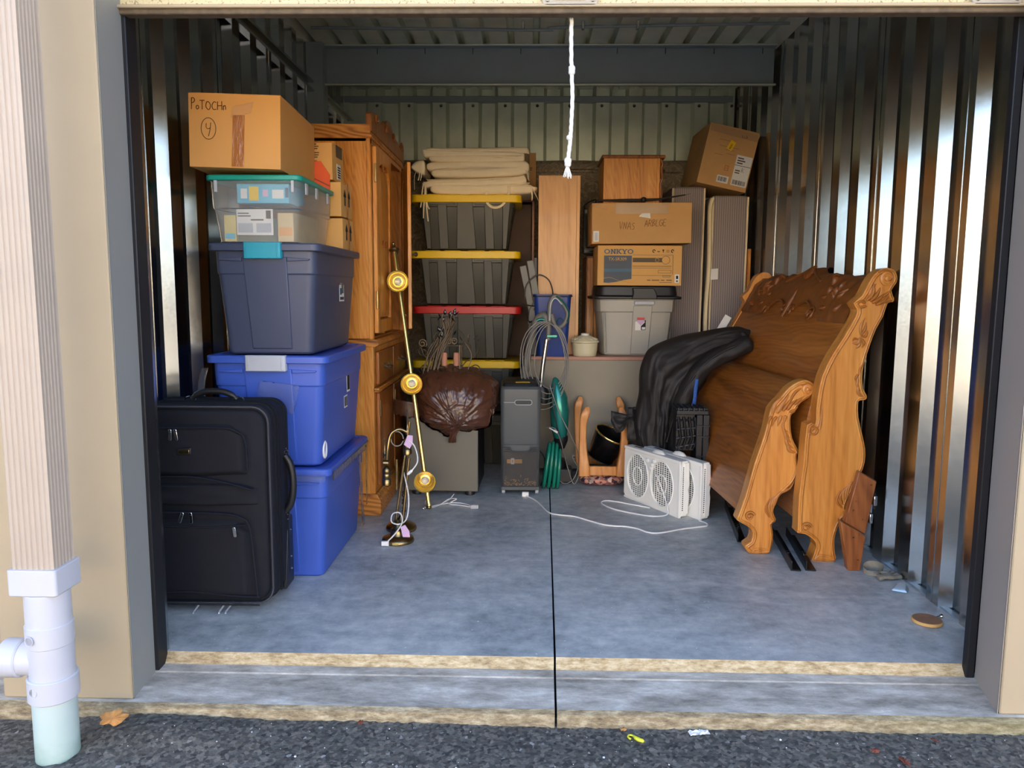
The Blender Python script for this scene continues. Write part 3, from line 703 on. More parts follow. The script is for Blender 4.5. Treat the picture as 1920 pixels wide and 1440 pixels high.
# ------------------------------------------------------------------ cartons
def carton(name, label, loc, dims, mt, rot=(0, 0, 0), group=None, flap_gap=True, tape=None, cat_='cardboard box'):
    w, d, h = dims
    t = thing(name, label, cat_, loc, 0, group, rot)
    def wob(p, k): return noise.noise((p[0]*7+k, p[1]*7, p[2]*7))*.0035
    def face(u, v): return None
    mb = MB(); n = 6
    # slightly bowed walls
    def side(ax, s_):
        def fn(u, v):
            b = .004*math.sin(PI*u)*math.sin(PI*v)
            if ax == 'x': return (s_*(w/2+b), d*(u), h*v)
            if ax == 'y': return (w*(u-.5), (0-b if s_ < 0 else d+b), h*v)
            return (w*(u-.5), d*v, (h if s_ > 0 else 0))
        mb.grid(fn, n, n)
    for ax in 'xyz':
        for s_ in (-1, 1): side(ax, s_)
    o = mb.build('carton_body', mt, t, 30)
    bmm = bmesh.new(); bmm.from_mesh(o.data); bmesh.ops.remove_doubles(bmm, verts=bmm.verts, dist=1e-5); bmesh.ops.recalc_face_normals(bmm, faces=bmm.faces); bmm.to_mesh(o.data); bmm.free()
    o.data.set_sharp_from_angle(angle=math.radians(30))
    # closing flaps on top
    for k, (y0, y1) in enumerate(((.003, d/2-.002), (d/2+.002, d-.003))):
        MB().grid(lambda u, v: (w*.998*(u-.5), y0+(y1-y0)*v, h+.003+(.006*(1-abs(2*u-1)) if k else .002)*v*(1 if not k else 1-v)), 4, 4).build('flap', mt, t, 40, 0, 2, .003)
    return t
def print_lines(par, x0, x1, z0, z1, n, y=-.0055, mt=None, axis='y'):
    mb = MB()
    for k in range(n):
        z = z0+(z1-z0)*(k+.2)/n; e = x1-(x1-x0)*random.uniform(0, .35)
        mb.box(x0, e, y, y+.0008, z, z+(z1-z0)/n*.5)
    return mb.build('print_lines', mt or K['greyprint'], par)
def barcode(par, x0, x1, z0, z1, y):
    mb = MB(); x = x0
    while x < x1-.002:
        w = random.choice((.0012, .002, .003)); mb.box(x, min(x+w, x1), y, y+.0006, z0, z1); x += w+random.choice((.0015, .0025))
    return mb.build('barcode', K['ink'], par)
t = carton('cardboard_box', 'big kraft cardboard box with marker writing and a circled 4, topmost of left stack', (-1.132, 3.0, 1.663), (.345, .575, .272), K['card'], (0, math.radians(1.3), math.radians(3)))
LET = {'P': [[(0, 0), (.02, 1)], [(.02, 1), (.22, 1.0), (.3, .8), (.2, .62), (.03, .58)]], 'o': [[(.1, 0), (0, .15), (.05, .32), (.2, .33), (.24, .12), (.1, 0)]],
       'T': [[(.2, 0), (.2, .8)], [(-.02, .8), (.42, .82)]], 'O': [[(.2, 0), (0, .25), (.06, .65), (.25, .7), (.42, .4), (.32, .05), (.2, 0)]],
       'C': [[(.4, .65), (.2, .72), (.02, .4), (.12, .05), (.4, .05)]], 'H': [[(0, 0), (.02, .75)], [(.4, .02), (.4, .78)], [(0, .38), (.42, .4)]], 'n': [[(0, 0), (.0, .4)], [(0, .3), (.15, .42), (.2, .3), (.22, .05)]],
       'V': [[(0, .8), (.15, 0), (.32, .8)]], 'N': [[(0, 0), (.05, .75), (.28, .05), (.34, .8)]], 'A': [[(0, 0), (.2, .8), (.36, 0)], [(.06, .3), (.34, .32)]], 'S': [[(.3, .7), (.1, .72), (.05, .5), (.25, .35), (.22, .05), (0, .05)]],
       'R': [[(0, 0), (.04, .8)], [(.04, .8), (.3, .7), (.25, .45), (.04, .4)], [(.1, .4), (.34, 0)]], 'B': [[(0, 0), (.03, .8), (.28, .7), (.05, .42), (.32, .25), (0, 0)]], 'L': [[(.05, .8), (0, .02), (.3, .02)]],
       'G': [[(.38, .65), (.15, .75), (0, .4), (.12, .02), (.36, .1), (.36, .35), (.22, .35)]], 'E': [[(.3, .75), (.02, .75), (0, .0), (.3, .0)], [(0, .4), (.24, .4)]], "'": [[(0, .8), (-.03, .65)]]}
def write(word, x=0, gap=.12):
    out = []
    for c in word:
        if c == ' ': x += .5; continue
        mx = 0
        for st in LET[c]:
            out.append([(x+a, b) for a, b in st]); mx = max(mx, max(a for a, b in st))
        x += mx+gap
    return out
hand('handwriting', write('PoTOCHn'), t, (-.160, -.004, .212), (1, 0, 0), (0, 0, 1), .041, .0014)
hand('circled_number', [[(.5+.5*math.cos(a), .5+.72*math.sin(a)) for a in [1.2+k*2*PI/16 for k in range(17)]], [(.36, .85), (.34, .6), (.45, .48), (.62, .55)], [(.66, .9), (.62, .5), (.5, -.02)]], t, (-.125, -.0045, .115), (1, 0, 0), (0, 0, 1), .055, .0012)
MB().grid(lambda u, v: (-.005+.045*u-.02*v*0+.012*(1-v)-.018*(1-v), -.0062-.001*noise.noise((u*9, v*20, 1)), .005+.19*v), 8, 30).build('brown_tape', K['btape'], t, 60)
MB().grid(lambda u, v: (-.012+.075*u+.01*v, -.0068-.0016*noise.noise((u*12, v*14, 4)), .185+.04*v+.02*u), 16, 10).build('wrinkled_tape', K['tape'], t, 60, 0, 2, .0005)

# three small cartons between the clear bin and the armoire
cg = 'small cartons beside the armoire'
for i, (x, z, w, h, lab) in enumerate(((-.955, 1.387, .17, .152, 'small plain carton on the slate bin, lowest of three beside the armoire'), (-.965, 1.541, .18, .163, 'small tan carton beside the armoire, middle of three'),
                                       (-.990, 1.706, .155, .175, 'small carton with printed panels beside the armoire, topmost of three'))):
    t = carton('small_carton', lab, (x, 3.615, z), (w, .185, h-.011), K['card3'], (0, 0, math.radians(-2)), cg)
    # dark printed arrows and labels
    if i == 2:
        for q in range(4): print_lines(t, -.045, .03, .02+.038*q, .05+.038*q, 3)
        o = box('label', w/2+.004, w/2+.0056, .06, .12, .01, .08, K['paper'], t, 0)
        for q in range(5): box('bar', w/2+.0055, w/2+.0062, .066, .114, .018+.011*q, .024+.011*q, K['ink'], o, 0)
        box('dark_print', w/2+.004, w/2+.005, .05, .15, .11, .165, K['greyprint'], t, 0)
    else:
        for s_ in (0, 1):
            M_ = T(w/2+.0046, .05+.07*s_, h*.5)
            MB().prism([(-.008, -.03), (.008, -.03), (.008, .01), (.02, .01), (0, .045), (-.02, .01), (-.008, .01)], 'yz', 0, .0008, M_).build('arrow_print', K['ink'], t)
        box('tape_strip', w/2+.0042, w/2+.005, .085, .105, 0, h, K['btape'], t, 0)
t = thing('orange_envelope', 'orange card leaning beside the small printed carton', 'card', (-.968, 3.604, 1.652), math.radians(4))
MB().prism([(-.04, 0), (.045, 0), (.045, .075), (.005, .135), (-.04, .135)], 'xz', -.004, .004).build('card', K['orange'], t, 0, .001)
MB().prism([(-.04, .06), (.045, .02), (.045, .026), (-.04, .066)], 'xz', -.0048, -.004).build('fold', K['leafred'], t)

# ------------------------------------------------------------------ armoire
def armoire():
    t = thing('armoire', 'tall honey oak armoire with carved crest behind the bin stack', 'armoire', (-1.10, 4.0, 0))
    XF, XB = .285, -.315          # doors face +X
    L = .98
    up = MB().box(XB, XF-.02, 0, .02, .94, 1.97).box(XB, XF-.02, L-.02, L, .94, 1.97).box(XB, XB+.01, 0, L, .94, 1.97).box(XB, XF-.02, 0, L, 1.95, 1.97).box(XB, XF-.02, 0, L, .93, .95).box(XB, XF-.03, L/2-.01, L/2+.01, .95, 1.95)
    up.build('upper_case', K['oak'], t, 0, .002)
    # front frame
    MB().box(XF-.02, XF, -.002, .035, .94, 1.97).box(XF-.02, XF, L-.035, L+.002, .94, 1.97).box(XF-.02, XF, 0, L, 1.94, 1.97).build('face_frame', K['oak'], t, 0, .002)
    MB().prism([(XB-.01, 1.965), (XF+.008, 1.965), (XF+.012, 1.975), (XF+.004, 1.985), (XF+.006, 2.035), (XB-.01, 2.035)], 'xz', -.012, L+.012).build('cornice', K['oakx'], t, 0, .003)
    # carved pediment along the front
    N = 60; pr = []
    def ped(u):
        s_ = abs(2*u-1)
        z = .035+.085*math.exp(-((s_)/.42)**2)+.035*math.exp(-((s_-.93)/.09)**2)-.02*math.exp(-((s_-.22)/.06)**2)+.012*math.exp(-((s_-.55)/.05)**2)
        return 2.03+z
    MB().prism([(L*u-.01+.02*u, ped(u)) for u in [k/N for k in range(N+1)]]+[(L+.01, 2.0), (-.01, 2.0)], 'yz', XF-.02, XF+.012).build('pediment', K['oakdark'], t, 40, .003)
    for yc, sg in ((L/2-.12, 1), (L/2+.12, -1), (.09, 1), (L-.09, -1)):
        sp = [(XF+.016, yc+sg*r_*math.cos(a), 2.075+r_*math.sin(a)) for a, r_ in [(k*.4, .035-.0022*k) for k in range(15)]]
        MB().tube(sp, [.007]*13+[.006, .004], 6).build('carved_scroll', K['oakdark'], t, 60)
    # left door, closed
    def door(par, name, M_, w=.43, z0=.975, z1=1.935):
        fr = MB()
        fr.box(0, .022, 0, .055, z0, z1, M_).box(0, .022, w-.055, w, z0, z1, M_).box(0, .022, .055, w-.055, z0, z0+.07, M_)
        # arched top rail
        ar = [(.055, z1), (w-.055, z1), (w-.055, z1-.13)] + [(w/2+(w/2-.055)*math.cos(a), z1-.13+.065*math.sin(a)) for a in [k*PI/10 for k in range(1, 10)]] + [(.055, z1-.13)]
        fr.prism(ar, 'yz', 0, .022, M_)
        d = fr.build(name, K['oak'], par, 0, .003)
        pan = [(.062, z0+.078), (w-.062, z0+.078), (w-.062, z1-.14)] + [(w/2+(w/2-.062)*math.cos(a), z1-.14+.065*math.sin(a)) for a in [k*PI/10 for k in range(1, 10)]] + [(.062, z1-.14)]
        c0 = Vector((0, w/2, (z0+z1)/2))
        rings = []
        for k, x in ((1.0, .004), (.99, .010), (.80, .018)):
            rings.append([(x, w/2+(y-w/2)*(k if k > .9 else .78), (z0+z1)/2+(z-(z0+z1)/2)*(k if k > .9 else .90)) for y, z in pan])
        MB().loft(rings, True, M_).build('raised_panel', K['oak'], d, 0, .002)
        cv = MB()
        for zc in (z1-.10, (z0+z1)/2-.02):
            for sg in (-1, 1):
                cv.tube([M_ @ Vector((.022, w/2+sg*(.02+.05*q), zc+.05*math.sin(q*3)*(.6))) for q in [k/8 for k in range(9)]], [.008-.0008*k for k in range(9)], 6)
        cv.build('carving', K['oakdark'], d, 60)
        return d
    d1 = door(t, 'door', T(XF, .04, 0))
    for z in (1.80, 1.15):
        hg = MB().box(-.002, .006, -.006, .012, z-.045, z+.045, T(XF+.014, .036, 0)).tube([(XF+.019, .036, z-.048), (XF+.019, .036, z+.048)], .006, 8).build('hinge', K['oldbrass'], d1, 40, .001)
    d2 = door(t, 'door', T(XF, L-.04, 0) @ R(math.radians(-166), 'Z') @ Matrix.Scale(-1, 4, (1, 0, 0)))
    for par, p in ((d1, (XF+.03, .43, 1.41)), (d2, (XF+.125, L-.04-.40, 1.41))):
        MB().lathe([(.006, 0), (.006, .012), (.013, .02), (.014, .028), (.006, .034)], 14, dirM(p, (1, 0, 0))).build('knob', K['iron'], par, 50)
    # waist moulding, lower case, drawer, doors, plinth
    MB().prism([(XB, .905), (XF+.012, .905), (XF+.035, .918), (XF+.035, .930), (XF+.02, .945), (XB, .945)], 'xz', -.02, L+.02).build('waist_moulding', K['oakx'], t, 0, .003)
    MB().box(XB, XF, 0, L, .09, .905).build('lower_case', K['oak'], t, 0, .003)
    for y0 in (.05, L/2+.01):
        dw = MB().box(XF, XF+.02, y0, y0+.42, .70, .875).build('drawer', K['oakdark'], t, 0, .006, 3)
        MB().tube(cat([(XF+.02, y0+.15, .79), (XF+.045, y0+.16, .775), (XF+.045, y0+.26, .775), (XF+.02, y0+.27, .79)], 5), .006, 6).lathe([(.014, 0), (.014, .004)], 10, dirM((XF+.02, y0+.15, .79), (1, 0, 0))).lathe([(.014, 0), (.014, .004)], 10, dirM((XF+.02, y0+.27, .79), (1, 0, 0))).build('drawer_handle', K['iron'], dw, 50)
        dd = MB().box(XF, XF+.02, y0, y0+.42, .15, .655).build('lower_door', K['oakdark'], t, 0, .006, 3)
        MB().loft([[(XF+.02, y0+.07, .22), (XF+.02, y0+.35, .22), (XF+.02, y0+.35, .58), (XF+.02, y0+.07, .58)], [(XF+.032, y0+.10, .25), (XF+.032, y0+.32, .25), (XF+.032, y0+.32, .55), (XF+.032, y0+.10, .55)]]).build('raised_panel', K['oakdark'], dd, 0, .002)
        MB().tube([(XF+.026, y0-.003, .53), (XF+.026, y0-.003, .62)], .005, 6).build('hinge', K['oldbrass'], dd, 40)
    MB().prism([(-.01, .69), (L+.01, .69), (L+.01, .665), (-.01, .665)], 'yz', XF, XF+.03).build('rail_moulding', K['oakx'], t, 0, .005)
    MB().prism([(XB, 0), (XF+.03, 0), (XF+.03, .085), (XF+.018, .10), (XF+.012, .118), (XB, .118)], 'xz', -.015, L+.015).build('plinth', K['oakx'], t, 0, .003)
armoire()

# ------------------------------------------------------------------ black totes with coloured lids
def tote(label, z, lid_mt, loc_x=-.432, h=.368):
    t = thing('lidded_tote', label, 'storage tote', (loc_x, 5.2, z), 0, 'black totes in the centre stack')
    hw, hl = .325, .225
    def ring(zz, ins): return [(x, y, zz) for x, y in rrect(hw-ins, hl-ins, .05, 6, 0, .25)]
    H = h-.04
    MB().loft([ring(0, .055), ring(.006, .05), ring(H-.05, .008), ring(H-.046, .002), ring(H, 0)]).build('tub', K['totegrey'], t, 35, .002)
    fy = lambda zz: .25-(hl-.05-(-.05)*0)-(.05)*(zz/H)*0.9 + .0
    yb = .25-hl+.05; yt = .25-hl+.006
    Y = lambda zz: yb+(yt-yb)*zz/H
    def rib(xt0, xt1, xb0, xb1, par=t):
        o = MB().loft([[(xb0, Y(0)+.004, .004), (xb1, Y(0)+.004, .004), (xt1, Y(H)+.004, H-.004), (xt0, Y(H)+.004, H-.004)],
                       [(xb0+.004, Y(0)-.018, .004), (xb1-.004, Y(0)-.018, .004), (xt1-.004, Y(H)-.016, H-.004), (xt0+.004, Y(H)-.016, H-.004)]]).build('rib', K['totegrey'], par, 0, .002)
    # flared wall panels between tapered channels
    for a in ((-.062, .045, -.068, .068), (-.195, -.128, -.182, -.118), (.118, .178, .128, .192), (-.30, -.245, -.27, -.235), (.242, .30, .242, .272)):
        rib(*a)
    for x0, x1 in ((-.25, -.075), (.06, .245)):
        box('rim_ledge', x0, x1, .016, .034, H-.036, H-.02, K['totegrey'], t, .002)
    hw2 = .37
    ld = MB().loft([[(x, y, zz) for x, y in rrect(hw2-i, .25-i, .05, 6, 0, .25)] for i, zz in ((.03, H-.022), (.004, H-.022), (0, H-.019), (0, H+.025), (.004, H+.028))])
    lid = ld.build('lid', lid_mt, t, 35, .0015)
    for x0, x1 in ((-.25, -.19), (-.12, -.055), (.04, .11), (.18, .24)):
        box('lid_step', x0-.02, x1+.02, .01, .09, H+.027, H+.032, lid_mt, lid, .002)
    for s_ in (-1, 1): box('latch_tab', min(s_*.345, s_*.368), max(s_*.345, s_*.368), .05, .11, H-.02, H-.002, K['greycab'], t, .002)
    return t
HT = .3695
for i, (lm, lab) in enumerate((('black', 'black tote resting on the floor behind the brown bag, lowest of the centre stack'),
                               ('yellow', 'black tote with yellow lid behind the iron candle lantern, second from floor'),
                               ('red', 'black tote with the red lid in the centre stack'),
                               ('yellow', 'black tote with yellow lid standing on the red lid'),
                               ('yellow', 'black tote with yellow lid under the cream cushions, topmost of its stack'))):
    tote(lab, i*HT, K[lm], -.432+.004*(i % 3), HT-.0015+.0)

# ------------------------------------------------------------------ folded cream cushions
def pad(par, name, path, th, y0, y1, wig=0.):
    # thick folded pad following a centre line in XZ, softened at the ends and front edge
    P = cat([(a, 0, b) for a, b in path], 6); n = len(P)
    nrm = []
    for i in range(n):
        d = (P[min(i+1, n-1)]-P[max(i-1, 0)]); nrm.append(Vector((-d.z, 0, d.x)).normalized())
    rings = []
    yy = [y0-.012, y0-.004, y0+.02, (y0+y1)/2, y1-.02, y1+.004]; tt = [.35, .85, 1, 1, 1, .6]
    for y, k in zip(yy, tt):
        top, bot = [], []
        for i in range(n):
            e = min(i, n-1-i); q = k*th*.72*min(1, .62+.22*e)
            w = .004*noise.noise((P[i].x*9, y*4, P[i].z*20+par.location.z*7))
            top.append((P[i].x+nrm[i].x*q, y+w, P[i].z+nrm[i].z*q+w*.6)); bot.append((P[i].x-nrm[i].x*q, y+w, P[i].z-nrm[i].z*q+w*.6))
        rings.append(top+bot[::-1])
    return MB().loft(rings, True).build(name, K['cream_cloth'], par, 60, 0, 2, 0, 1)
def strand(par, name, pts, r=.004, mt=None, flat=1.):
    return MB().tube(cat(pts, 5), r, 6, False, None, flat).build(name, mt or K['cream_cloth'], par, 60)
CG = 'folded cream cushions'
ZT = 5*HT
t = thing('folded_cushion', 'cream canvas cushion with ties and strap lying on the top yellow lid, lowest of three', 'cushion', (-.34, 5.23, ZT+.001), 0, CG)
pad(t, 'padding', [(-.33, .030), (-.1, .022), (.15, .026), (.33, .034), (.355, .045)], .055, 0, .42)
pad(t, 'upper_fold', [(-.36, .066), (-.33, .062), (-.1, .066), (.1, .075), (.26, .084), (.31, .10)], .042, 0, .42)
strand(t, 'strap', [(.055, -.005, .02), (.045, -.018, -.03), (.06, -.022, -.075), (.10, -.024, -.098), (.15, -.024, -.085), (.19, -.022, -.03), (.20, -.016, .03), (.19, -.006, .05)], .0085, None, .35)
for pts in ([(-.37, -.0, .07), (-.378, -.02, .01), (-.385, -.026, -.07), (-.39, -.026, -.10)], [(-.365, -.0, .07), (-.36, -.022, .0), (-.368, -.026, -.10), (-.372, -.026, -.17)],
            [(-.36, -.0, .07), (-.352, -.022, .0), (-.345, -.026, -.08), (-.33, -.026, -.11)], [(-.366, -.002, .07), (-.356, -.022, -.03), (-.345, -.026, -.14), (-.34, -.026, -.19)]):
    strand(t, 'tie', pts, .0042, None, .6)
for pts in ([(.34, .0, .04), (.352, -.008, .0), (.352, -.01, -.05)], [(.345, .0, .04), (.365, -.01, .01), (.395, -.01, -.05)]): strand(t, 'tie', pts, .0042, None, .6)
t = thing('folded_cushion', 'cream canvas cushion folded over with a bulging left end, middle of three', 'cushion', (-.36, 5.23, ZT+.108), 0, CG)
pad(t, 'padding', [(-.30, .020), (-.06, .022), (.2, .030), (.31, .042), (.325, .06), (.30, .078), (.1, .075), (-.2, .068), (-.33, .062)], .042, 0, .42)
pad(t, 'left_bulge', [(-.40, .03), (-.38, .055), (-.34, .062)], .07, -.01, .3)
for pts in ([(-.385, -.005, .05), (-.41, -.012, .0), (-.41, -.014, -.09)], [(-.38, -.012, .05), (-.375, -.02, .01), (-.385, -.022, -.03)], [(-.378, -.012, .05), (-.362, -.02, .01), (-.37, -.022, -.03)]): strand(t, 'tie', pts, .004, None, .6)
for pts in ([(.315, .0, .06), (.335, -.01, .03), (.345, -.012, -.02)], [(.32, .0, .06), (.345, -.01, .02), (.352, -.012, -.03)]): strand(t, 'tie', pts, .004, None, .6)
t = thing('folded_cushion', 'plump cream canvas cushion topmost of the folded pile under the back wall', 'cushion', (-.365, 5.23, ZT+.207), 0, CG)
pad(t, 'padding', [(-.31, .018), (0, .018), (.28, .020), (.31, .024)], .038, 0, .42)
pad(t, 'upper_fold', [(-.335, .060), (-.3, .056), (0, .056), (.30, .062), (.335, .058)], .048, 0, .42)

# ------------------------------------------------------------------ grey cabinet with bag and candle lantern
t = thing('grey_cabinet', 'grey square cabinet on round black feet under the brown bag', 'cabinet', (-.50, 4.40, 0), math.radians(-2))
box('case', -.207, .207, .006, .40, .035, .53, K['black'], t, .006)
box('front_board', -.209, .209, -.012, .008, .033, .532, K['greycab'], t, .005)
for x in (-.16, .155):
    for y in (.05, .35): MB().lathe([(.026, 0), (.030, .004), (.030, .03), (.026, .036)], 20, T(x, y, 0)).build('foot', K['black'], t, 40)

def trash_bag():
    t = thing('plastic_bag', 'shiny brown plastic bag draped over the grey cabinet', 'plastic bag', (-.46, 4.52, .535))
    sil = [(0, .30, .02), (25, .315, .07), (50, .27, .13), (75, .24, .20), (105, .24, .205), (130, .27, .17), (155, .28, .09), (180, .225, .0), (205, .22, -.08), (228, .20, -.15), (245, .18, -.16), (262, .20, -.17), (278, .20, -.19), (292, .17, -.15), (312, .22, -.12), (335, .30, -.06)]
    def rad(a):
        a = math.degrees(a) % 360
        for i in range(len(sil)):
            a0, r0_, _ = sil[i]; a1, r1_, _ = sil[(i+1) % len(sil)]
            if i == len(sil)-1: a1 = 360
            if a0 <= a <= a1:
                u = (a-a0)/(a1-a0); u = u*u*(3-2*u); return r0_+(r1_-r0_)*u
        return .25
    def fn(u, v):
        a = 2*PI*u; ph = PI*v                       # axis along Y: v=0 front pole
        R_ = rad(a); s = math.sin(ph)**.72
        x = R_*s*math.cos(a); z = R_*s*math.sin(a); y = -.255*math.cos(ph)
        # gathered creases run towards the twisted knot at lower front
        kx, kz = x-.06, z+.10
        ang = math.atan2(kz, kx); d = math.hypot(kx, kz)
        cre = .024*abs(noise.noise((ang*2.6, d*2.2, y*2)))+.020*abs(noise.noise((ang*5.5+3, d*5, y*3)))+.011*abs(noise.noise((ang*11, d*14, y*9)))+.007*abs(noise.noise((x*32, z*32, y*32)))
        k = 1-cre*3.0*min(1, d/.06)
        x = .06+(x-.06)*k; z = -.02+(z+.02)*k; y = y*(1-cre*2.2)+(-.012*math.exp(-(d/.05)**2) if y < 0 else 0)
        # it folds down over the front edge of the cabinet and rests on the top
        if z < .0:
            if y > -.125: z = .003+.012*abs(noise.noise((x*9, y*9, 4))) if y > -.10 else z*.2+.003
            if z < -.01 and y > -.15: y = -.15
        return (x, y, z)
    MB().grid(fn, 240, 130).build('bag_film', K['bag'], t, 55)
    # twisted tail and spill at left
    def tail(u, v):
        a = 2*PI*u; r = .042-.026*v+.008*math.sin(5*a+7*v); r *= (1-.4*math.sin(PI*v))
        return (.04-.02*v+r*math.cos(a), -.20+.03*v+r*.5*math.sin(a), -.10-.105*v)
    MB().grid(tail, 28, 14).build('twisted_tail', K['bag'], t, 70)
    def flap(u, v):
        return (-.20-.12*u, -.15-.02*math.sin(u*3)+.03*u, .03-.02*u-.10*v*(1-.45*u)+.012*noise.noise((u*7, v*7, 1))+.03*u*(1-v))
    MB().grid(flap, 16, 12).build('loose_flap', K['bag'], t, 70, 0, 2, .002)
trash_bag()

def lantern():
    t = thing('candle_lantern', 'rusty wrought iron lantern with two candles and scrolls on the brown bag', 'lantern', (-.465, 4.52, .742))
    b = .0045
    fr = MB()
    for x in (-.062, .062):
        for y in (-.062, .062): fr.tube([(x, y, .0), (x, y, .145)], b, 6)
    for z in (.012, .14):
        fr.tube([(-.07, -.062, z), (.07, -.062, z)], b, 6).tube([(-.07, .062, z), (.07, .062, z)], b, 6).tube([(-.062, -.07, z), (-.062, .07, z)], b, 6).tube([(.062, -.07, z), (.062, .07, z)], b, 6)
    fr.tube([(-.07, 0, .012), (.07, 0, .012)], b, 6)
    f = fr.build('frame', K['iron'], t, 50)
    for x in (-.035, .038):
        MB().lathe([(.017, 0), (.018, .002), (.018, .07), (.014, .078), (.003, .075)], 16, T(x, -.01, .018)).build('candle', mat('pink_candle', S(196, 136, 108), .6) if 'pink_candle' not in bpy.data.materials else bpy.data.materials['pink_candle'], t, 40)
    def scroll(M_, s=1.):
        pts = [(.045*s*math.cos(a)*(1-.045*k)+.0, 0, .045*s*math.sin(a)*(1-.045*k)) for k, a in [(q, q*.55) for q in range(18)]]
        MB().tube([M_ @ Vector(p) for p in pts], .0038, 6).build('scroll', K['iron'], t, 60)
    scroll(T(-.155, -.03, .10) @ R(1.2, 'Y')); scroll(T(-.15, -.03, .0) @ R(2.8, 'Y'), .8); scroll(T(.155, -.03, .0) @ R(-2.0, 'Y') @ Matrix.Scale(-1, 4, (1, 0, 0)), .8)
    scroll(T(-.16, -.03, .15) @ R(.5, 'Y'), .6); scroll(T(.10, -.03, .13) @ R(1.1, 'Y'), .6); scroll(T(.0, -.07, .165) @ R(.2, 'Y'), .5); scroll(T(.03, -.07, .165) @ Matrix.Scale(-1, 4, (1, 0, 0)), .5)
    for sg in (-1, 1):
        strand(t, 'curved_rod', [(sg*.065, -.06, .0), (sg*.10, -.05, .05), (sg*.15, -.04, .08), (sg*.17, -.03, .13)], .0035, K['iron'])
        strand(t, 'curved_rod', [(sg*.065, -.06, .14), (sg*.09, -.05, .19), (sg*.05, -.05, .24)], .003, K['iron'])
        strand(t, 'curved_rod', [(sg*.11, -.06, -.0), (sg*.13, -.05, .09), (sg*.09, -.05, .16)], .003, K['iron'])
    for k in range(9):
        a = k*.7; p = Vector((.10+.05*math.cos(a), -.04+.02*math.sin(a), .16+.02*math.sin(a*1.3)))
        MB().tube([p, p+Vector((.018*math.cos(a), -.006, .012)), p+Vector((.034*math.cos(a), -.004, .02+.01*math.sin(a)))], [.003, .009, .001], 6, False, None, .3).build('iron_leaf', K['iron'], t, 60)
    # bundle of dark twigs leaning across the frame
    rnd = random.Random(3)
    tw = thing('twig_bundle', 'bundle of glossy dark twigs leaning over the iron lantern', 'twigs', (-.56, 4.44, .70))
    for k in range(26):
        x = rnd.uniform(-.06, .03); y = rnd.uniform(-.02, .03)
        x2 = x*.7+.09+rnd.uniform(-.03, .03)
        MB().tube(cat([(x, y, .0), (x+.03, y, .12), (x2, y, .25+rnd.uniform(-.02, .03)), (x2+rnd.uniform(-.02, .04), y-.01, .34+rnd.uniform(-.06, .03))], 3), .0035, 5).build('twig', K['iron'], tw, 60)
    for k in range(22):
        x = .08+rnd.uniform(-.05, .06); z = rnd.uniform(.22, .37); a = rnd.uniform(.3, 2.4)
        MB().tube([(x, -.012, z), (x+.012*math.cos(a), -.016, z+.016*math.sin(a)), (x+.03*math.cos(a), -.012, z+.034*math.sin(a))], [.003, .010, .001], 6, False, None, .35).build('dark_leaf', K['blackbag'], tw, 60)
lantern()

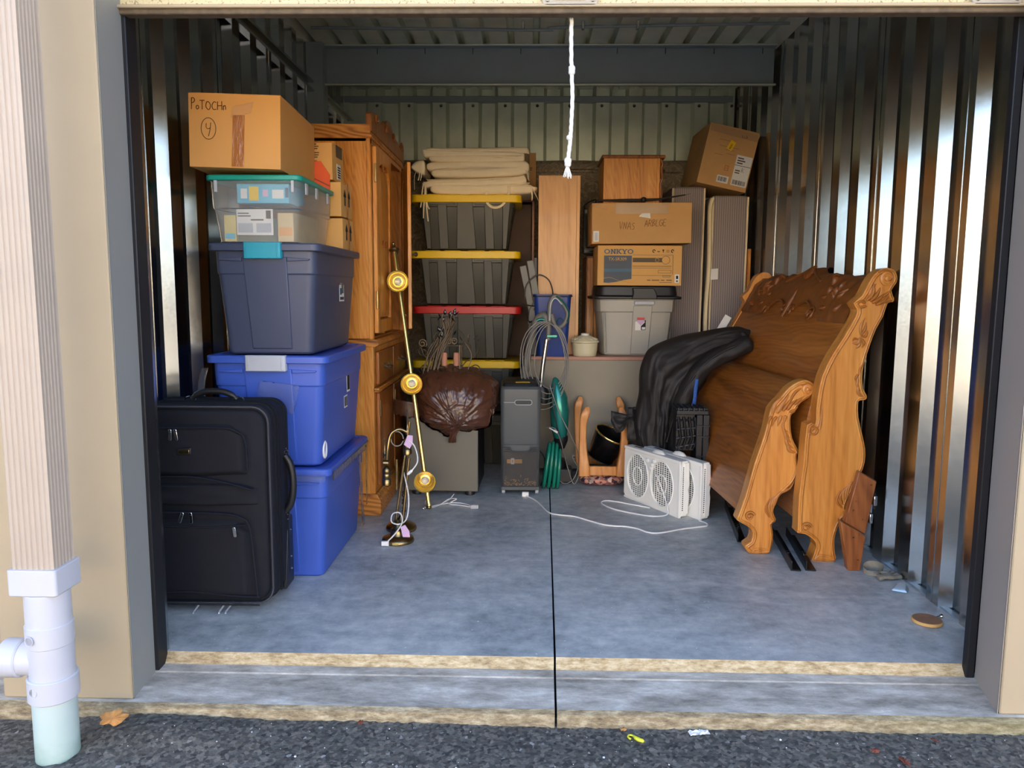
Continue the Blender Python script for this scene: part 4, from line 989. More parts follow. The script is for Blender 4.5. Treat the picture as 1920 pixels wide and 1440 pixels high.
# ------------------------------------------------------------------ shredder
def shredder():
    t = thing('paper_shredder', 'charcoal paper shredder with smoky bin and casters beside the brown bag', 'paper shredder', (-.045, 4.45, 0), math.radians(1.5))
    def ring(z, hx, y0, y1, r=.025, bow=.012): return [(x, y-(bow*(1-(x/hx)**2) if y < (y0+y1)/2 else 0), z) for x, y in rrect(hx, (y1-y0)/2, r, 5, 0, (y0+y1)/2)]
    MB().loft([ring(.035, .112, .015, .40), ring(.295, .116, .012, .40), ring(.30, .118, .012, .40)]).build('base', K['shred'], t, 35, .003)
    hd = MB().loft([ring(.30, .116, .004, .40), ring(.33, .118, .0, .40), ring(.63, .119, .0, .40), ring(.645, .112, .012, .39)]).build('head', K['shred'], t, 35, .003)
    MB().loft([[(x*1.0, y, z) for x, y, z in ring(.643, .110, .02, .385, .02, .004)], ring(.662, .100, .03, .375, .02, .004)]).build('top_plate', K['black'], hd, 35, .003)
    box('warning_label', -.03, .055, .06, .11, .661, .6635, K['yellow'], hd, .001)
    box('paper_slot', -.09, .09, .18, .2, .660, .6632, K['ink'], hd, .001)
    MB().prism(rrect(.048, .012, .0115, 6, .015, .555), 'xz', -.0155, -.004).build('handle_recess', K['black'], hd, 35, .001)
    MB().tube([(x, -.014, z) for x, z in rrect(.050, .014, .0135, 6, .015, .555)], .0025, 6, True).build('handle_rim', K['latchgrey'], hd, 60)
    box('seam_line', -.10, -.035, -.014, -.010, .553, .556, K['latchgrey'], hd, .001)
    # clear front bin with a dished grip
    fr = [(-.104, .05), (.104, .05), (.104, .285), (.062, .285), (.048, .262), (-.048, .262), (-.062, .285), (-.104, .285)]
    MB().prism(fr, 'xz', -.012, -.004).build('bin_window', K['smoke'], t, 0, .003)
    MB().tube(cat([(-.104, -.014, .285), (-.062, -.014, .285), (-.048, -.014, .262), (.048, -.014, .262), (.062, -.014, .285), (.104, -.014, .285)], 3), .0035, 6).build('window_rim', K['shred'], t, 60)
    box('bin_inside', -.096, .096, -.002, .012, .055, .26, mat('brown_inside', S(112, 100, 84), .7, 0, .3, 14), t, .001)
    box('label', -.08, .01, -.0045, -.0020, .19, .215, K['card3'], t, 0)
    o = box('switch_plate', -.056, -.036, -.0058, -.0035, .185, .222, K['paper'], t, .001)
    box('switch', -.050, -.042, -.0070, -.0055, .195, .212, K['card'], o, 0)
    rnd = random.Random(5); sh = MB()
    for k in range(60):
        x, z = rnd.uniform(-.09, .09), .058+abs(rnd.gauss(0, .022)); a = rnd.random()*3
        sh.box(-.006, .006, -.0006, .0006, -.0012, .0012, T(x, -.004, z) @ R(a, 'Y'))
    o = sh.build('paper_shreds', K['card3'], t); o['kind'] = 'stuff'
    box('base_band', -.113, .113, -.008, .01, .028, .05, K['shred'], t, .003)
    for x in (-.10, .10):
        for y in (.03, .37): MB().lathe([(.006, -.011), (.015, -.009), (.015, .009), (.006, .011)], 14, T(x, y, .0155) @ R(PI/2, 'Y')).build('caster', K['latchgrey'], t, 40)
    strand(t, 'cord_stub', [(.115, .38, .2), (.16, .36, .14), (.15, .30, .03), (.13, .2, .006)], .004, K['cordblack'])
shredder()

# ------------------------------------------------------------------ upright sweeper and teal hose coil
def sweeper():
    t = thing('upright_sweeper', 'teal and grey upright sweeper with looped cord behind the shredder', 'vacuum cleaner', (.13, 4.76, 0))
    MB().tube([(-.055, 0, .60), (-.042, 0, .74), (-.020, 0, .905)], .014, 16).build('chrome_pole', K['chrome'], t, 60)
    gr = [(-.012, 0, .90), (-.006, .0, 1.02), (.0, 0, 1.13), (.03, 0, 1.172), (.072, 0, 1.13), (.105, 0, 1.07), (.098, 0, 1.02), (.065, 0, .982), (.03, 0, .99), (.008, 0, 1.06)]
    MB().tube(cat(gr, 6), [.016]*12+[.0145]*43, 10).build('loop_grip', K['vacgrey'], t, 60)
    MB().tube(cat([(-.004, -.012, 1.02), (.002, -.014, 1.12), (.03, -.014, 1.158), (.07, -.014, 1.12)], 6), .005, 6).build('grip_trim', K['latchgrey'], t, 60)
    MB().tube(cat([(.035, -.012, 1.172), (.076, -.012, 1.134), (.112, -.012, 1.072), (.104, -.012, 1.016)], 6), .005, 6).build('teal_trim', K['vacteal'], t, 60)
    h = cat([(-.165, .03, .60), (-.145, .03, .75), (-.118, .03, .90), (-.10, .03, .98), (-.065, .03, 1.04), (-.03, .02, 1.045), (-.015, .01, .98)], 8)
    MB().tube(h, [.024+.0012*math.sin(i*2.2) for i in range(len(h))], 14).build('grey_hose', K['vacgrey'], t, 60)
    MB().tube([(-.055+.03*math.cos(a), .005, 1.01+.03*math.sin(a)*.6) for a in [.2+k*.3 for k in range(9)]], .010, 8).build('hose_ring', K['vacteal'], t, 60)
    MB().prism(rrect(.033, .009, .008, 4, .012, .925), 'xz', -.02, .006).build('cord_hook', K['vacteal'], t, 0, .003)
    for k in range(5):
        sx, sz = .10+.012*k, .20+.018*k; cx, cz = .005-.012*k, .80-.014*k
        MB().tube([(cx+sx*math.cos(a)*(1+.08*math.sin(2*a+k)), -.03-.006*k, cz+sz*math.sin(a)) for a in [q*2*PI/30 for q in range(30)]], .0032, 6, True).build('cord_loop', K['cordgrey'], t, 60)
    # teal body: domed shell hung low on the pole
    def ring(z, cx, rx, ry): return [(cx+rx*math.cos(a), ry*math.sin(a)-.0, z) for a in [k*2*PI/24 for k in range(24)]]
    MB().loft([ring(.262, .075, .022, .03), ring(.29, .07, .042, .05), ring(.36, .066, .055, .065), ring(.46, .066, .061, .07), ring(.55, .058, .054, .06), ring(.62, .045, .034, .04), ring(.66, .036, .016, .022), ring(.668, .035, .006, .01)]).build('teal_shell', K['vacteal'], t, 70)
    MB().loft([ring(.22, .07, .03, .035), ring(.27, .075, .045, .05), ring(.30, .075, .045, .05)]).build('nose', K['black'], t, 60)
    MB().tube(cat([(.03, -.05, .64), (.02, -.062, .52), (.045, -.07, .38), (.075, -.05, .27)], 6), .004, 6).build('shell_seam', K['black'], t, 60)
    MB().loft([ring(.50, -.04, .03, .03), ring(.57, -.045, .045, .04), ring(.61, -.05, .03, .03)]).build('collar', K['black'], t, 60)
    strand(t, 'loose_cord', [(.0, -.05, .62), (.06, -.085, .46), (.14, -.06, .30), (.185, -.05, .18), (.165, -.05, .05), (.10, -.05, .004), (.03, -.05, .06)], .0032, K['cordgrey'])
    strand(t, 'loose_cord', [(-.02, -.06, .36), (.05, -.085, .34), (.12, -.07, .10), (.16, -.06, .004), (.19, -.03, .08), (.15, -.02, .16)], .0032, K['cordgrey'])
    MB().lathe([(.004, 0), (.004, .03), (.007, .034), (.007, .06)], 10, dirM((.0, -.07, .36), (.6, -.2, -.3))).build('plug', K['cordwhite'], t, 40)
    MB().lathe([(.05, 0), (.055, .01), (.055, .045), (.04, .055)], 20, T(.06, .0, .1)).build('floor_brush', K['black'], t, 40)
    MB().tube([(.065, 0, .23), (.06, 0, .14)], .02, 10).build('neck', K['black'], t, 60)
    MB().box(-.02, .15, -.05, .06, .001, .10).build('brush_head', K['black'], t, 0, .015, 3)
sweeper()
t = thing('hose_coil', 'coil of shiny teal hose standing against the shredder side', 'hose', (.145, 4.60, .0), math.radians(0))
for k, (dx, tilt, sz) in enumerate(((-.032, -.10, .135), (-.006, -.03, .138), (.02, .04, .132), (.042, .10, .115))):
    pts = [(dx+.012*math.sin(a)+tilt*.45*(.138*math.sin(a))*-1, .085*math.cos(a)*.9, .0105+sz+sz*math.sin(a)) for a in [q*2*PI/36 for q in range(36)]]
    MB().tube(pts, .0105, 10, True).build('hose_loop', K['hose'], t, 60)

# ------------------------------------------------------------------ desk and what stands on it
DZ = .779
t = thing('desk', 'grey panelled desk with pinkish wood edge carrying bins and cartons', 'desk', (.43, 5.0, 0))
box('desktop', -.475, .50, 0, .47, DZ-.024, DZ, K['deskedge'], t, .003)
box('modesty_panel', -.465, .49, .012, .03, .03, DZ-.024, K['desk'], t, .002)
for x in (-.465, .47): box('side_panel', x, x+.02, .03, .46, .0, DZ-.024, K['desk'], t, .002)
o = box('socket_label', -.135, -.105, .008, .012, .095, .125, K['latchgrey'], t, .001)
box('print', -.130, -.110, .0072, .0082, .103, .112, K['greyprint'], o, 0)

t = thing('grey_bracket', 'grey folding metal bracket arms between the totes and the maple board', 'bracket', (-.0, 5.10, DZ))
for x0, z0, x1, z1, y in ((-.045, .585, .025, .25, 0), (.002, .62, .060, .30, -.016)):
    d = Vector((x1-x0, 0, z1-z0)); L_ = d.length; a = math.atan2(d.x, d.z)
    MB().prism([(-.022, 0), (.022, 0), (.022, L_), (-.022, L_)], 'xz', -.006, .006, T(x0, y, z0) @ R(a, 'Y')).build('arm', K['vacgrey'], t, 0, .003)
MB().prism([(-.01, .20), (.085, .23), (.085, .33), (.03, .36), (.0, .30)], 'xz', -.02, .02).build('hinge_block', K['vacgrey'], t, 0, .005)
box('stand', -.005, .055, -.02, .02, .0, .23, K['totegrey'], t, .004)
box('end_block', .028, .05, -.02, .0, .48, .64, K['black'], t, .003)
strand(t, 'black_cable', [(-.03, -.05, .37), (-.02, -.055, .46), (.05, -.06, .525), (.12, -.06, .50), (.15, -.06, .43), (.15, -.05, .38)], .0045, K['cordblack'])
strand(t, 'black_cable', [(-.05, -.05, .34), (.02, -.06, .325), (.09, -.06, .33)], .0045, K['cordblack'])
strand(t, 'black_cable', [(.03, -.055, .30), (.06, -.06, .34), (.04, -.06, .25), (.0, -.06, .22), (-.02, -.05, .28)], .0035, K['cordblack'])

t = thing('maple_board', 'tall plain maple coloured shelf board standing upright below the rope', 'board', (.192, 5.165, DZ))
box('face', -.136, .115, 0, .02, 0, 1.175, K['maple'], t, .002)
box('edge_band', .115, .137, -.001, .17, 0, 1.175, K['maple'], t, .002)
box('side', -.136, -.118, .02, .17, 0, 1.17, K['maple'], t, .002)

t = thing('waste_bin', 'blue plastic wastebasket standing on the desk before the maple board', 'wastebasket', (.165, 5.03+.085, DZ))
t.location = (.150, 5.035, DZ)
def wr(z, k): return [(x, y, z) for x, y in rrect(.122*k, .075*k, .03, 5)]
MB().loft([wr(0, .78), wr(.006, .80), wr(.385, .98), wr(.388, 1.03), wr(.402, 1.03), wr(.402, .97), wr(.385, .94), wr(.02, .76)], True).build('bucket', K['bluebin'], t, 35, .001)
MB().tube([(x, y, .39) for x, y in rrect(.1245, .0775, .03, 5)], .005, 6, True).build('rim', K['black'], t, 60)
MB().tube([(.05+.022*math.cos(a), -.0715, .22+.03*math.sin(a)) for a in [k*.25 for k in range(20)]], .0025, 5).build('arrow_mark', K['hose'], t)

t = thing('ceramic_pot', 'small cream ceramic pot with lattice lid on the desk edge', 'pot', (.368, 5.06, DZ))
MB().lathe([(.070, 0), (.075, .003), (.080, .03), (.084, .085), (.085, .088)], 40).build('bowl', K['ceramic'], t, 50)
lid = MB().lathe([(.086, .086), (.094, .092), (.094, .098), (.084, .106), (.062, .122), (.035, .133), (.022, .137)], 40).build('lid', K['ceramic'], t, 50)
for k in range(12):
    for sg in (-1, 1):
        pts = [((.085-.062*q)*math.cos(2*PI*k/12+sg*q*.6), (.085-.062*q)*math.sin(2*PI*k/12+sg*q*.6), .109+.030*q-.006*q*q+.001) for q in [j/5 for j in range(6)]]
        MB().tube(pts, .0022, 5).build('lattice', K['ceramic'], lid, 60)
for k in range(24):
    a = 2*PI*k/24; q = .33 if k % 2 else .62
    p = Vector(((.085-.062*q)*math.cos(a), (.085-.062*q)*math.sin(a), .109+.030*q-.006*q*q-.001))
    MB().lathe([(.0045, 0), (.0045, .0012)], 6, dirM(p, (math.cos(a)*.4, math.sin(a)*.4, 1))).build('hole', K['ink'], lid)
MB().lathe([(.024, .134), (.027, .137), (.027, .146), (.022, .149), (.004, .149)], 24).build('lid_knob', K['white'], lid, 50)

def grey_tote():
    t = thing('grey_tote', 'grey storage tote with black lid and red label standing on the desk', 'storage tote', (.705, 5.07, DZ+.001))
    def ring(z, k, r=.07): return [(x, y+.21, z) for x, y in rrect(.245*k+.005, .20*k, r, 2)]
    MB().loft([ring(0, .86), ring(.01, .89), ring(.285, .985), ring(.29, 1.02), ring(.365, 1.04), ring(.368, 1.06), ring(.378, 1.06)]).build('tub', K['gtote'], t, 25, .003)
    yb, yt = .21-.20*.89, .21-.2*.985
    def Y(z): return yb+(yt-yb)*z/.285
    MB().loft([[(-.035, Y(.01)+.002, .01), (.085, Y(.01)+.002, .01), (.105, Y(.30), .33), (-.025, Y(.30), .33)], [(-.031, Y(.01)-.008, .012), (.081, Y(.01)-.008, .012), (.099, Y(.33)-.012, .328), (-.021, Y(.33)-.012, .328)]]).build('front_rib', K['gtote'], t, 0, .003)
    MB().loft([[(-.205, .04, .02), (-.192, .03, .02), (-.205, .012, .28), (-.218, .02, .28)], [(-.208, .035, .02), (-.195, .024, .02), (-.208, .004, .28), (-.221, .012, .28)]]).build('corner_rib', K['gtote'], t, 0, .003)
    box('handle_lip', -.02, .112, -.022, -.0, .335, .36, K['latchgrey'], t, .006, 3)
    lid = MB().loft([[(x, y+.21, z) for x, y in rrect(hx, hy, .06, 4)] for hx, hy, z in ((.29, .235, .372), (.295, .24, .376), (.295, .24, .388), (.268, .215, .396), (.262, .21, .452), (.255, .20, .458))]).build('lid', K['black'], t, 30, .002)
    MB().prism([(-.04, .372), (.125, .372), (.12, .41), (.10, .445), (-.035, .445), (-.03, .41)], 'xz', -.04, .03).build('lid_latch', K['black'], lid, 0, .005)
    lb = box('label', -.008, .062, Y(.2)-.0125, Y(.2)-.011, .168, .300, K['paper'], t, .001)
    y = Y(.2)-.0132
    box('red_band', .0, .060, y, y+.001, .276, .298, K['red'], lb, 0)
    MB().prism([(.006, .250), (.05, .250), (.05, .222), (.028, .200), (.006, .222)], 'xz', y-.001, y+.0005).build('shield', K['pink'], lb)
    box('red_stripe', .004, .052, y-.0016, y, .236, .252, K['red'], lb, 0)
    MB().prism([(.03, .17), (.061, .17), (.061, .262), (.054, .262), (.054, .22), (.03, .196)], 'xz', y, y+.001).build('dark_panel', K['ink'], lb)
    box('white_tag', .036, .058, y-.0008, y, .174, .190, K['paper'], lb, 0)
grey_tote()

def av_box():
    z0 = DZ+.462
    t = carton('receiver_carton', 'tan carton with blue lettering and dark printed panel on the black tote lid', (.716, 5.075, z0), (.545, .38, .255), K['card3'], (0, 0, 0))
    y = -.0058
    # ONKYO in slab letters
    b = .0075; H_ = .030
    def slab_text(x, z):
        mb = MB()
        def bar(x0, x1, z0_, z1_): mb.box(x0, x1, y, y+.001, z0_, z1_)
        def dia(x0, z0_, x1, z1_, w=b): mb.prism([(x0, z0_), (x0+w, z0_), (x1+w, z1_), (x1, z1_)], 'xz', y, y+.001)
        def O(x0, w):
            n = 24; out = [(x0+w/2+w/2*math.cos(2*PI*k/n), z+H_/2+H_/2*math.sin(2*PI*k/n)) for k in range(n)]; inn = [(x0+w/2+(w/2-b)*math.cos(2*PI*k/n), z+H_/2+(H_/2-.005)*math.sin(2*PI*k/n)) for k in range(n)]
            for k in range(n):
                j = (k+1) % n; mb.prism([out[k], out[j], inn[j], inn[k]], 'xz', y, y+.001)
        O(x, .038); x += .041
        bar(x+.004, x+.004+b, z, z+H_); bar(x+.024, x+.024+b, z, z+H_); dia(x+.004, z+H_, x+.024, z); bar(x, x+.014, z, z+.004); bar(x, x+.01, z+H_-.004, z+H_); bar(x+.020, x+.035, z+H_-.004, z+H_); x += .037
        bar(x+.003, x+.003+b, z, z+H_); bar(x, x+.014, z, z+.004); bar(x, x+.014, z+H_-.004, z+H_); dia(x+.010, z+.012, x+.024, z+H_, .006); dia(x+.012, z+.016, x+.026, z, .008); bar(x+.020, x+.034, z+H_-.004, z+H_); bar(x+.022, x+.037, z, z+.004); x += .037
        bar(x+.014, x+.014+b, z, z+.014); dia(x+.014, z+.013, x+.002, z+H_, .0075); dia(x+.014, z+.013, x+.026, z+H_, .0065); bar(x+.009, x+.027, z, z+.004); bar(x-.002, x+.012, z+H_-.004, z+H_); bar(x+.022, x+.036, z+H_-.004, z+H_); x += .036
        O(x, .038)
        return mb.build('blue_lettering', K['onk'], t)
    slab_text(-.232, .203)
    p = MB().prism([(-.232, .018), (-.200, .016), (-.15, .022), (-.10, .036), (-.052, .042), (-.052, .192), (-.232, .192)], 'xz', y, y+.001).build('dark_panel', K['bluegrey'], t)
    text('model_lettering', 'TX-SR309', .029, K['card3'], p, T(-.205, y-.0003, .160) @ FRONT, sx=.98)
    for k in range(2): box('print_line', -.205, -.10-.01*k, y-.0006, y, .150-.008*k, .1525-.008*k, K['greyprint'], p, 0)
    MB().tube(cat([(-.232, y, .045), (-.19, y, .050), (-.13, y, .030), (-.07, y, .018), (-.04, y, .018)], 5), .0011, 5).build('swoosh', K['card3'], p)
    gl = box('gloss_band', -.232, -.052, y-.0005, y, .088, .108, K['onk'], p, 0)
    box('display_band', -.046, .145, y, y+.001, .150, .178, mat('warm_grey_print', S(96, 82, 62), .7), t, 0)
    for cx, r in ((.112, .012), (.168, .026)):
        MB().tube([(cx+r*math.cos(a), y, .164+r*math.sin(a)) for a in [k*2*PI/24 for k in range(24)]], .0012, 5, True).build('dial_print', K['greyprint'] if r > .02 else K['card3'], t)
    MB().lathe([(.025, 0), (.025, .0012)], 24, dirM((.168, y+.0005, .164), (0, -1, 0))).build('dial', K['card3'], t)
    def outline(nm, x0, x1, z0_, z1_):
        MB().box(x0, x1, y, y+.0008, z0_, z0_+.0018).box(x0, x1, y, y+.0008, z1_-.0018, z1_).box(x0, x0+.0018, y, y+.0008, z0_, z1_).box(x1-.0018, x1, y, y+.0008, z0_, z1_).build(nm, K['greyprint'], t)
    box('print_line', -.046, .205, y, y+.0008, .123, .126, K['greyprint'], t, 0); box('print_line', -.046, .205, y, y+.0008, .112, .1138, K['greyprint'], t, 0)
    box('print_line', -.046, .215, y, y+.0008, .195, .1965, K['greyprint'], t, 0); box('print_line', .214, .216, y, y+.0008, .07, .196, K['greyprint'], t, 0)
    outline('outline_print', .12, .205, .080, .100); box('print_line', -.05, .21, y, y+.0008, .064, .0655, K['greyprint'], t, 0); outline('outline_print', .15, .20, .054, .064)
    for k in range(5):
        x = .09+.03*k; z = .222
        if k in (0, 4): MB().tube([(x+.008*math.cos(a), y, z+.009*math.sin(a)) for a in [q*.5 for q in range(11)]], .0022 if k else .0028, 5).build('icon', K['ink'] if k else K['greyprint'], t)
        elif k == 2: MB().prism([(x-.002, z-.009), (x+.002, z-.009), (x+.002, z), (x+.008, z+.009), (x-.008, z+.009), (x-.002, z)], 'xz', y, y+.0008).build('icon', K['ink'], t)
        elif k == 3: outline('icon', x-.008, x+.008, z-.007, z+.007)
        else: box('icon', x-.008, x+.008, y, y+.0008, z-.006, z-.001, K['greyprint'], t, 0)
    for x0, w in ((.05, .022), (.08, .05), (.14, .022), (.175, .035)): box('print_line', x0, x0+w, y, y+.0008, .032, .037, K['greyprint'], t, 0)
    box('print_line', .13, .21, y, y+.0008, .019, .0215, K['greyprint'], t, 0)
    o = box('label', .228, .258, y-.001, y, .018, .072, K['paper'], t, 0)
    box('print', .237, .251, y-.0015, y-.0009, .043, .064, K['ink'], o, 0); box('print', .238, .250, y-.0015, y-.0009, .024, .034, K['greyprint'], o, 0)
av_box()

t = carton('cardboard_box', 'long kraft carton with scrawled words, lying on the carton with blue lettering', (.722, 5.06, DZ+.732), (.640, .40, .255), K['card2'], (0, math.radians(-.6), 0))
hand('handwriting', write('VNAS'), t, (-.145, -.0058, .092), (1, 0, -.06), (.08, 0, 1), .058, .0013, K['pencil'])
hand('handwriting', write('ARBLGE'), t, (.018, -.0058, .105), (1, 0, .05), (.08, 0, 1), .052, .0013, K['pencil'])
MB().prism([(-.02, .170), (.055, .158), (.052, .190), (-.0, .190)], 'xz', -.0062, -.005).build('torn_label', K['paper'], t)
o = box('label', -.312, -.275, -.0052, -.0035, .012, .08, K['paper'], t, 0); box('print', -.302, -.284, -.0057, -.005, .02, .070, K['latchgrey'], o, 0)
MB().grid(lambda u, v: (-.17+.34*u, -.0058, .188+.065*v), 12, 4).build('packing_tape', mat('tan_tape', S(168, 130, 84), .25), t, 60)
MB().grid(lambda u, v: (-.315+.09*u, -.006-.001*v, .235+.02*v-.02*u), 6, 3).build('packing_tape', K['tape'], t, 60, 0, 2, .0006)
t = thing('umbrella', 'black folded umbrella lying across the long kraft carton', 'umbrella', (.715, 5.11, DZ+.722+.288))
MB().tube([(-.28, 0, .0), (-.05, 0, .0), (.02, 0, .002), (.12, 0, .008), (.29, 0, .036)], [.005, .011, .009, .007, .004], 10).build('canopy', K['coat'], t, 60)
MB().lathe([(.004, -.02), (.016, -.012), (.018, 0), (.016, .012), (.004, .02)], 14, T(.02, -.006, .004) @ R(PI/2, 'Y')).build('handle', K['black'], t, 60)
MB().tube([(.29, 0, .036), (.32, 0, .044)], .003, 8).build('tip', K['chrome'], t)

def nightstand():
    t = thing('nightstand', 'honey oak nightstand seen from its side on the long kraft carton', 'nightstand', (.665, 5.18, DZ+.722+.272))
    w, d, h = .37, .36, .315
    box('case', -w/2, w/2-.02, 0, d, 0, h-.02, K['oak'], t, .003)
    box('front_stile', w/2-.022, w/2-.002, -.002, d, 0, h-.02, K['oak'], t, .002)
    MB().prism([(-.012, h-.022), (d+.012, h-.022), (d+.018, h-.012), (d+.012, h-.004), (d, h), (0, h), (-.012, h-.004), (-.018, h-.012)], 'yz', -w/2-.012, w/2+.03).build('top', K['oakdark'], t, 0, .003)
    for z in (.16, .01):
        dw = MB().prism([(w/2-.004, z), (w/2+.010, z+.012), (w/2+.022, z+.03), (w/2+.026, z+.065), (w/2+.022, z+.10), (w/2+.010, z+.12), (w/2-.004, z+.13)], 'xz', .03, d-.03).build('drawer', K['oakdark'], t, 0, .003)
        MB().lathe([(.006, 0), (.006, .008), (.013, .015), (.006, .022)], 12, dirM((w/2+.025, .09, z+.065), (1, 0, 0))).build('knob', K['iron'], dw, 50)
    MB().tube(cat([(w/2+.002, -.004, h-.03), (w/2+.012, -.006, h-.06), (w/2+.004, -.004, h-.09), (w/2+.014, -.006, h-.15), (w/2+.002, -.004, h-.19), (w/2+.008, -.004, .02)], 5), .007, 6).build('carved_edge', K['oakdark'], t, 60)
nightstand()
t = thing('oak_cabinet', 'oak cabinet on the floor behind the desk, left of the grey tote', 'cabinet', (.66, 5.57, 0))
box('case', -.255, .25, 0, .40, 0, 1.45, K['oakdark'], t, .003)
for x0, x1 in ((-.25, -.20), (-.195, .25)): box('stile', x0, x1, -.02, 0, .0, 1.44, K['oak'], t, .004)
t = thing('flat_screen', 'thin dark screen standing on the oak cabinet behind kraft cartons', 'screen', (.62, 5.64, 1.451))
box('bezel', -.235, .22, 0, .03, .02, .34, K['black'], t, .004); box('glass', -.225, .21, -.003, 0, .03, .33, mat('screen_glass', S(30, 38, 40), .15), t, .001); box('foot', -.08, .08, -.04, .08, 0, .02, K['black'], t, .004)
strand(t, 'cable', [(-.20, .03, .30), (-.23, .0, .36), (-.15, -.02, .40), (-.17, .0, .33)], .005, K['cordblack'])

# things behind the totes and along the back wall
t = thing('tall_bookcase', 'dark brown bookcase with pale edge strip behind the totes', 'bookcase', (-.09, 5.72, 0))
box('case', -.30, .10, .02, .26, 0, 1.83, mat('brown_laminate', S(92, 66, 48), .6, 0, .1, 4), t, .003)
box('edge_strip', .105, .122, .0, .26, 0, 1.86, K['deskedge'], t, .002)
box('top_shelf', -.30, .122, .0, .26, 1.845, 1.868, mat('mauve_edge', S(120, 72, 70), .5), t, .002)
t = carton('tall_carton', 'brown carton peeking out to the right of the cream cushions', (-.13, 5.74, 1.87), (.34, .24, .325), K['card2'])
print_lines(t, .10, .155, .20, .225, 2)
t = thing('rolled_mattress', 'brown patterned mattress standing along the back wall under the steel ribs', 'mattress', (.10, 6.01, 0))
def rm(u, v):
    x = -1.25+2.40*u; a = PI*v
    return (x, .085-.085*math.cos(a), 2.13+.085*math.sin(a)*(1-.15*math.exp(-((u-.5)*9)**2))) if 0 else (x, .085-.085*math.cos(a), 2.12+.08*math.sin(a)+.01*noise.noise((x*2, v, 0)))
mbm = MB().box(-1.25, 1.15, 0, .17, 0, 2.12).grid(rm, 60, 8)
mbm.build('cover', K['rug'], t, 50)
MB().tube([(-1.25, -.002, 2.10), (1.15, -.002, 2.10)], .006, 6).build('welt', K['rug'], t, 60)

# mattresses on end, right
def mattress(name, label, x, y, w, h, d, tilt=0):
    t = thing(name, label, 'mattress', (x, y, 0), 0, None, (0, tilt, 0))
    MB().loft([[(a, b+d/2, z) for a, b in rrect(w/2-i, d/2-i, .03, 5)] for i, z in ((.02, 0), (.0, .02), (0, h-.02), (.006, h-.006), (.02, h))]).build('cover', K['ticking'], t, 45)
    for sx in (-1, 1): MB().tube([(sx*(w/2-.008), -.001+.004, .02), (sx*(w/2-.010), -.001+.002, h*.5), (sx*(w/2-.008), .0, h-.012)], .007, 8).build('welt', K['cream_cloth'], t, 60)
    return t
m1 = mattress('mattress', 'grey striped mattress standing on end, left of the pair by the right wall', 1.105, 5.5, .235, 1.93, .45)
m2 = mattress('mattress', 'grey striped mattress standing on end, right of the pair, under the tilted carton', 1.385, 5.45, .255, 1.865, .5, .0)
strand(m2, 'white_sheet_edge', [(-.128, -.015, 1.84), (-.146, -.02, 1.75), (-.138, -.02, 1.4), (-.150, -.02, 1.05), (-.142, -.02, .7), (-.145, -.02, .3)], .016, K['cream_cloth'])
MB().grid(lambda u, v: (-.128+.052*u, -.024-.006*u, 1.36-.075*v+.004*u), 3, 3).build('care_tag', K['paper'], m2, 0, 0, 2, .001)
t = thing('oak_board', 'thin oak strip standing between the striped mattress and the wall', 'board', (1.527, 5.44, 0), 0, None)
box('strip', -.010, .010, 0, .04, 0, 1.50, K['oak'], t, .002)
t = carton('cardboard_box', 'tan carton tilted on top of the striped mattresses by the wall', (1.309, 5.43, 1.915), (.345, .50, .405), K['card2'], (0, math.radians(12), math.radians(2)))
o = box('shipping_label', .055, .165, -.0068, -.0052, .03, .235, K['paper'], t, 0)
box('print', .055, .165, -.0074, -.0067, .165, .168, K['ink'], o, 0); print_lines(o, .065, .12, .175, .225, 3, -.0074); print_lines(o, .065, .11, .11, .14, 2, -.0074); barcode(o, .065, .155, .038, .068, -.0074)
MB().tube([(.11, -.0072, .125), (.11, -.0072, .155), (.125, -.0072, .15), (.112, -.0072, .14), (.124, -.0072, .125)], .0012, 5).build('letter', K['ink'], o)
o = box('barcode_label', -.045, .035, -.0068, -.0052, .03, .078, K['paper'], t, 0); barcode(o, -.037, .027, .04, .07, -.0074)
M_ = T(.0, -.0068, .285) @ R(.35, 'Y')
o = MB().prism(rrect(.019, .032, .002, 2), 'xz', -.0006, .001, M_).build('yellow_sticker', K['yellow'], t)
text('sticker_lettering', '6641', .022, K['ink'], o, M_ @ T(.008, -.0012, -.026) @ FRONT @ R(PI/2, 'Z'), sx=.9)
hand('handwriting', [[(0, 0), (.0, .9)], [(.5, .6), (.6, .1)], [(.9, .9), (1.1, .5), (1.0, 0)], [(1.4, .9), (1.45, .1)]], t, (.06, -.0058, .348), (1, 0, 0), (0, 0, 1), .024, .0012)
mk = MB().box(-.01, .018, -.0056, -.005, .115, .119).box(-.01, -.006, -.0056, -.005, .115, .15).box(.014, .018, -.0056, -.005, .115, .15).box(-.01, .018, -.0056, -.005, .146, .15).box(-.002, .010, -.0056, -.005, .130, .134).build('red_stamp', mat('faded_red_print', S(190, 104, 70), .8), t)
for z, x0, x1 in ((.31, -.09, .02), (.27, -.08, .06), (.25, -.03, .03), (.21, -.1, -.04), (.225, -.02, .04)): box('faint_print', x0, x1, -.0056, -.005, z, z+.003, mat('faded_print', S(164, 116, 76), .8) if 'faded_print' not in bpy.data.materials else bpy.data.materials['faded_print'], t, 0)
MB().grid(lambda u, v: (-.165+.33*u, -.0062-.0015*abs(noise.noise((u*9, v*4, 2))), .40-.045*v-.012*u), 20, 5).build('packing_tape', K['tape'], t, 60, 0, 2, .0006)

